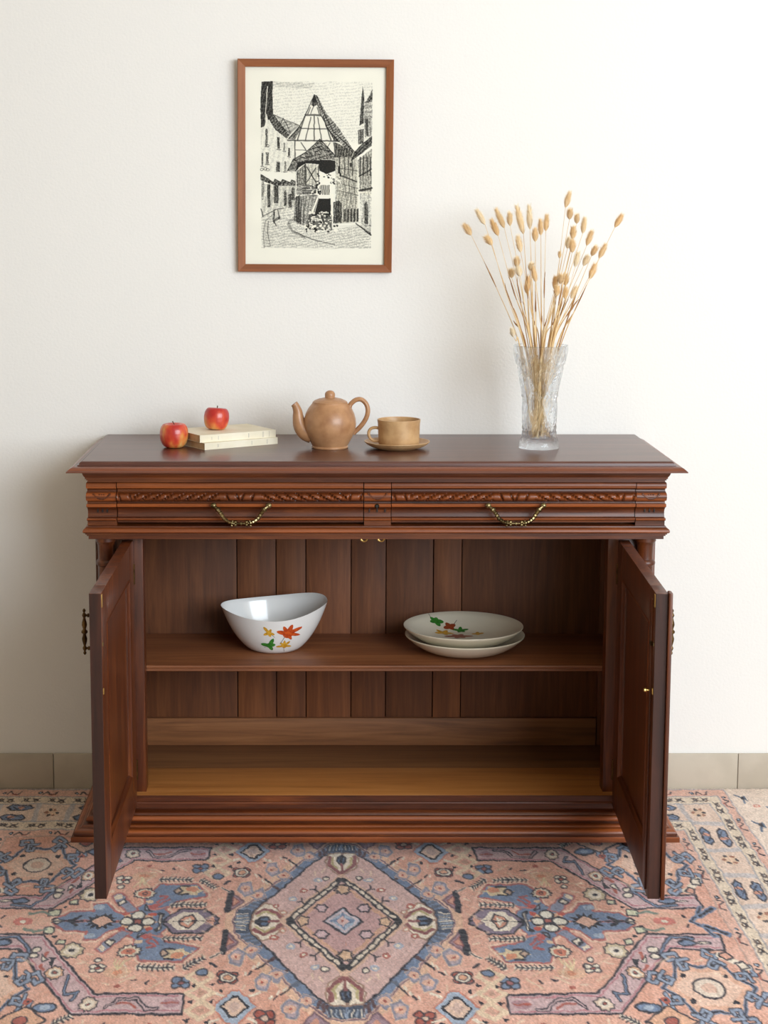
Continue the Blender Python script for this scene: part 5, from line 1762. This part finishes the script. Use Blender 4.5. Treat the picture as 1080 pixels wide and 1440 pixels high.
# triangles beside the cartouches
QP([(0.25, 0.071), (0.283, 0.034), (0.285, 0.102)], (160, 132, 142), 1, (120, 90, 100), .005); dashes(*[(0.285, 0.034), (0.285, 0.102)], 7, NAVY, .016, .25)
QP([(0.261, 0.071), (0.277, 0.052), (0.278, 0.084)], (206, 150, 130), 1, (140, 80, 80), .003)
QP([(0.039, 0.307), (0.067, 0.271), (0.097, 0.307)], (160, 132, 142), 1, (120, 90, 100), .005); QP([(0.053, 0.307), (0.066, 0.288), (0.08, 0.307)], (206, 150, 130))
QL([(0.29, 0.102), (0.312, 0.119)], CREAM, .007); QL([(0.29, 0.102), (0.312, 0.119)], NAVY, .003); QL([(0.294, 0.145), (0.308, 0.134)], NAVY, .006)
# small motifs between tabs
for (x, y) in ((600, 1352), (606, 1358), (620, 1366), (562, 1388), (570, 1394), (584, 1402)): pass
for q_ in [(0.188, 0.137), (0.198, 0.145), (0.217, 0.162), (0.122, 0.207), (0.134, 0.219), (0.151, 0.233)]:
    QL([(q_[0]-.005, q_[1]-.004), (q_[0]+.004, q_[1]+.005)], NAVY, .005); QL([(q_[0]+.008, q_[1]-.004), (q_[0]+.012, q_[1]+.004)], CREAM, .005)
small_flower([(0.265, 0.176)][0], .026, (160, 80, 66), (214, 170, 140), .8); QE([(0.265, 0.176)][0], .019, .015, CREAM, 1, NAVY, .0035); QE([(0.265, 0.176)][0], .010, .008, (214, 160, 130), 1, NAVY, .002)
small_flower([(0.171, 0.288)][0], .026, (164, 82, 68), (222, 190, 170), .8)
qd = [(0.24, 0.26)][0]
for f_, c_ in ((1.0, (196, 130, 112)), (.90, PALE), (.66, NAVY), (.52, (222, 190, 170)), (.30, (206, 176, 164))):
    QP([(qd[0]-.052*f_, qd[1]), (qd[0]-.010*f_, qd[1]-.048*f_), (qd[0]+.010*f_, qd[1]-.048*f_), (qd[0]+.052*f_, qd[1]), (qd[0]+.010*f_, qd[1]+.048*f_), (qd[0]-.010*f_, qd[1]+.048*f_)], c_)
for sx_ in (-1, 1):
    for sy_ in (-1, 1):
        QL([(qd[0]+sx_*.052, qd[1]+sy_*.040), (qd[0]+sx_*.032, qd[1]+sy_*.030)], CREAM, .007); QE((qd[0]+sx_*.034, qd[1]+sy_*.046), .005, .005, NAVY)
# cream lozenge chain
cc = [(0.328, 0.174), (0.323, 0.221), (0.315, 0.269)]
for q_ in cc:
    QL([(q_[0]-.030, q_[1]), (q_[0], q_[1]-.022), (q_[0]+.030, q_[1]), (q_[0], q_[1]+.022)], (226, 200, 172), .011, True); QE(q_, .008, .007, (190, 150, 130))
QE((cc[0][0]-.004, cc[0][1]-.012), .014, .010, BLUE, 1, NAVY, .003)
for q_ in [(0.297, 0.197), (0.34, 0.199), (0.296, 0.246), (0.341, 0.246), (0.295, 0.296), (0.339, 0.292)]:
    QP([(q_[0]-.007, q_[1]-.006), (q_[0]+.008, q_[1]+.001), (q_[0]-.004, q_[1]+.007)], NAVY)
QE((0.205, 0.0), .008, .006, NAVY); QL([(0.215, .004), (0.205, .012)], NAVY, .006)
# pale veins drifting through the field
for q_, r_ in zip([(0.317, 0.015), (0.326, 0.043), (0.339, 0.106), (0.378, 0.162), (0.443, 0.162), (0.597, 0.128), (0.577, 0.174), (0.728, 0.128)], range(8)):
    QL([(q_[0]-.016, q_[1]+.010), (q_[0]+.016, q_[1]-.008)], (228, 196, 170), .0055, alpha=.6)

# tiny filler flecks on the open salmon ground
fr2 = random.Random(17)
cnt = 0
while cnt < 330:
    x, y = fr2.uniform(.02, .91), fr2.uniform(.01, .315)
    i_, j_ = int((x-rc.x0)/rc.dx), int((y-rc.y0)/rc.dy)
    cnt += 1
    pc = rc.img[max(0, j_-4):j_+5, max(0, i_-4):i_+5].reshape(-1, 3)
    if np.abs(pc-np.array((220, 172, 153))).max() > 24: continue
    k = fr2.random()
    a = fr2.uniform(0, PI)
    dx_, dy_ = .008*math.cos(a), .007*math.sin(a)
    if k < .45: QL([(x-dx_, y-dy_), (x+dx_, y+dy_)], (232, 206, 182), .0050, alpha=.85)
    elif k < .70: QL([(x-dx_*.6, y-dy_*.6), (x+dx_*.6, y+dy_*.6)], NAVY, .0045)
    elif k < .85: QE((x, y), .0065, .0055, RUST, .9)
    else: QE((x, y), .008, .007, CREAM, 1, NAVY, .003)

# wool: fine mottling
fz = np.random.default_rng(5).normal(0, 1, (ch, cw, 1))
rc.img = rc.img*(1+0.055*fz)+(n3[..., None]-.5)*14+(n2[..., None]-.5)*10
pile = np.random.default_rng(6).normal(0, 1, (ch, cw))


def to_rug(X, Y):
    Z = -0.0032+0.0007*pile+0.0012*(n3-.5)
    e_ = np.minimum(np.minimum(RA-np.abs(X), (RB-np.abs(Y))*ST), .01)/.01
    return np.stack([XC+X, YC-Y*ST, Z*1.0-0.004*(1-np.clip(e_, 0, 1))], -1)


rug_mat = attr_mat('wool_pile', 0.95, 0.25, 0.15)
rug = colour_grid('rug', rc, to_rug, rug_mat, skirt=(2, -0.0115))
tag(rug, 'salmon and blue patterned wool rug with a central medallion, under the sideboard', 'rug')
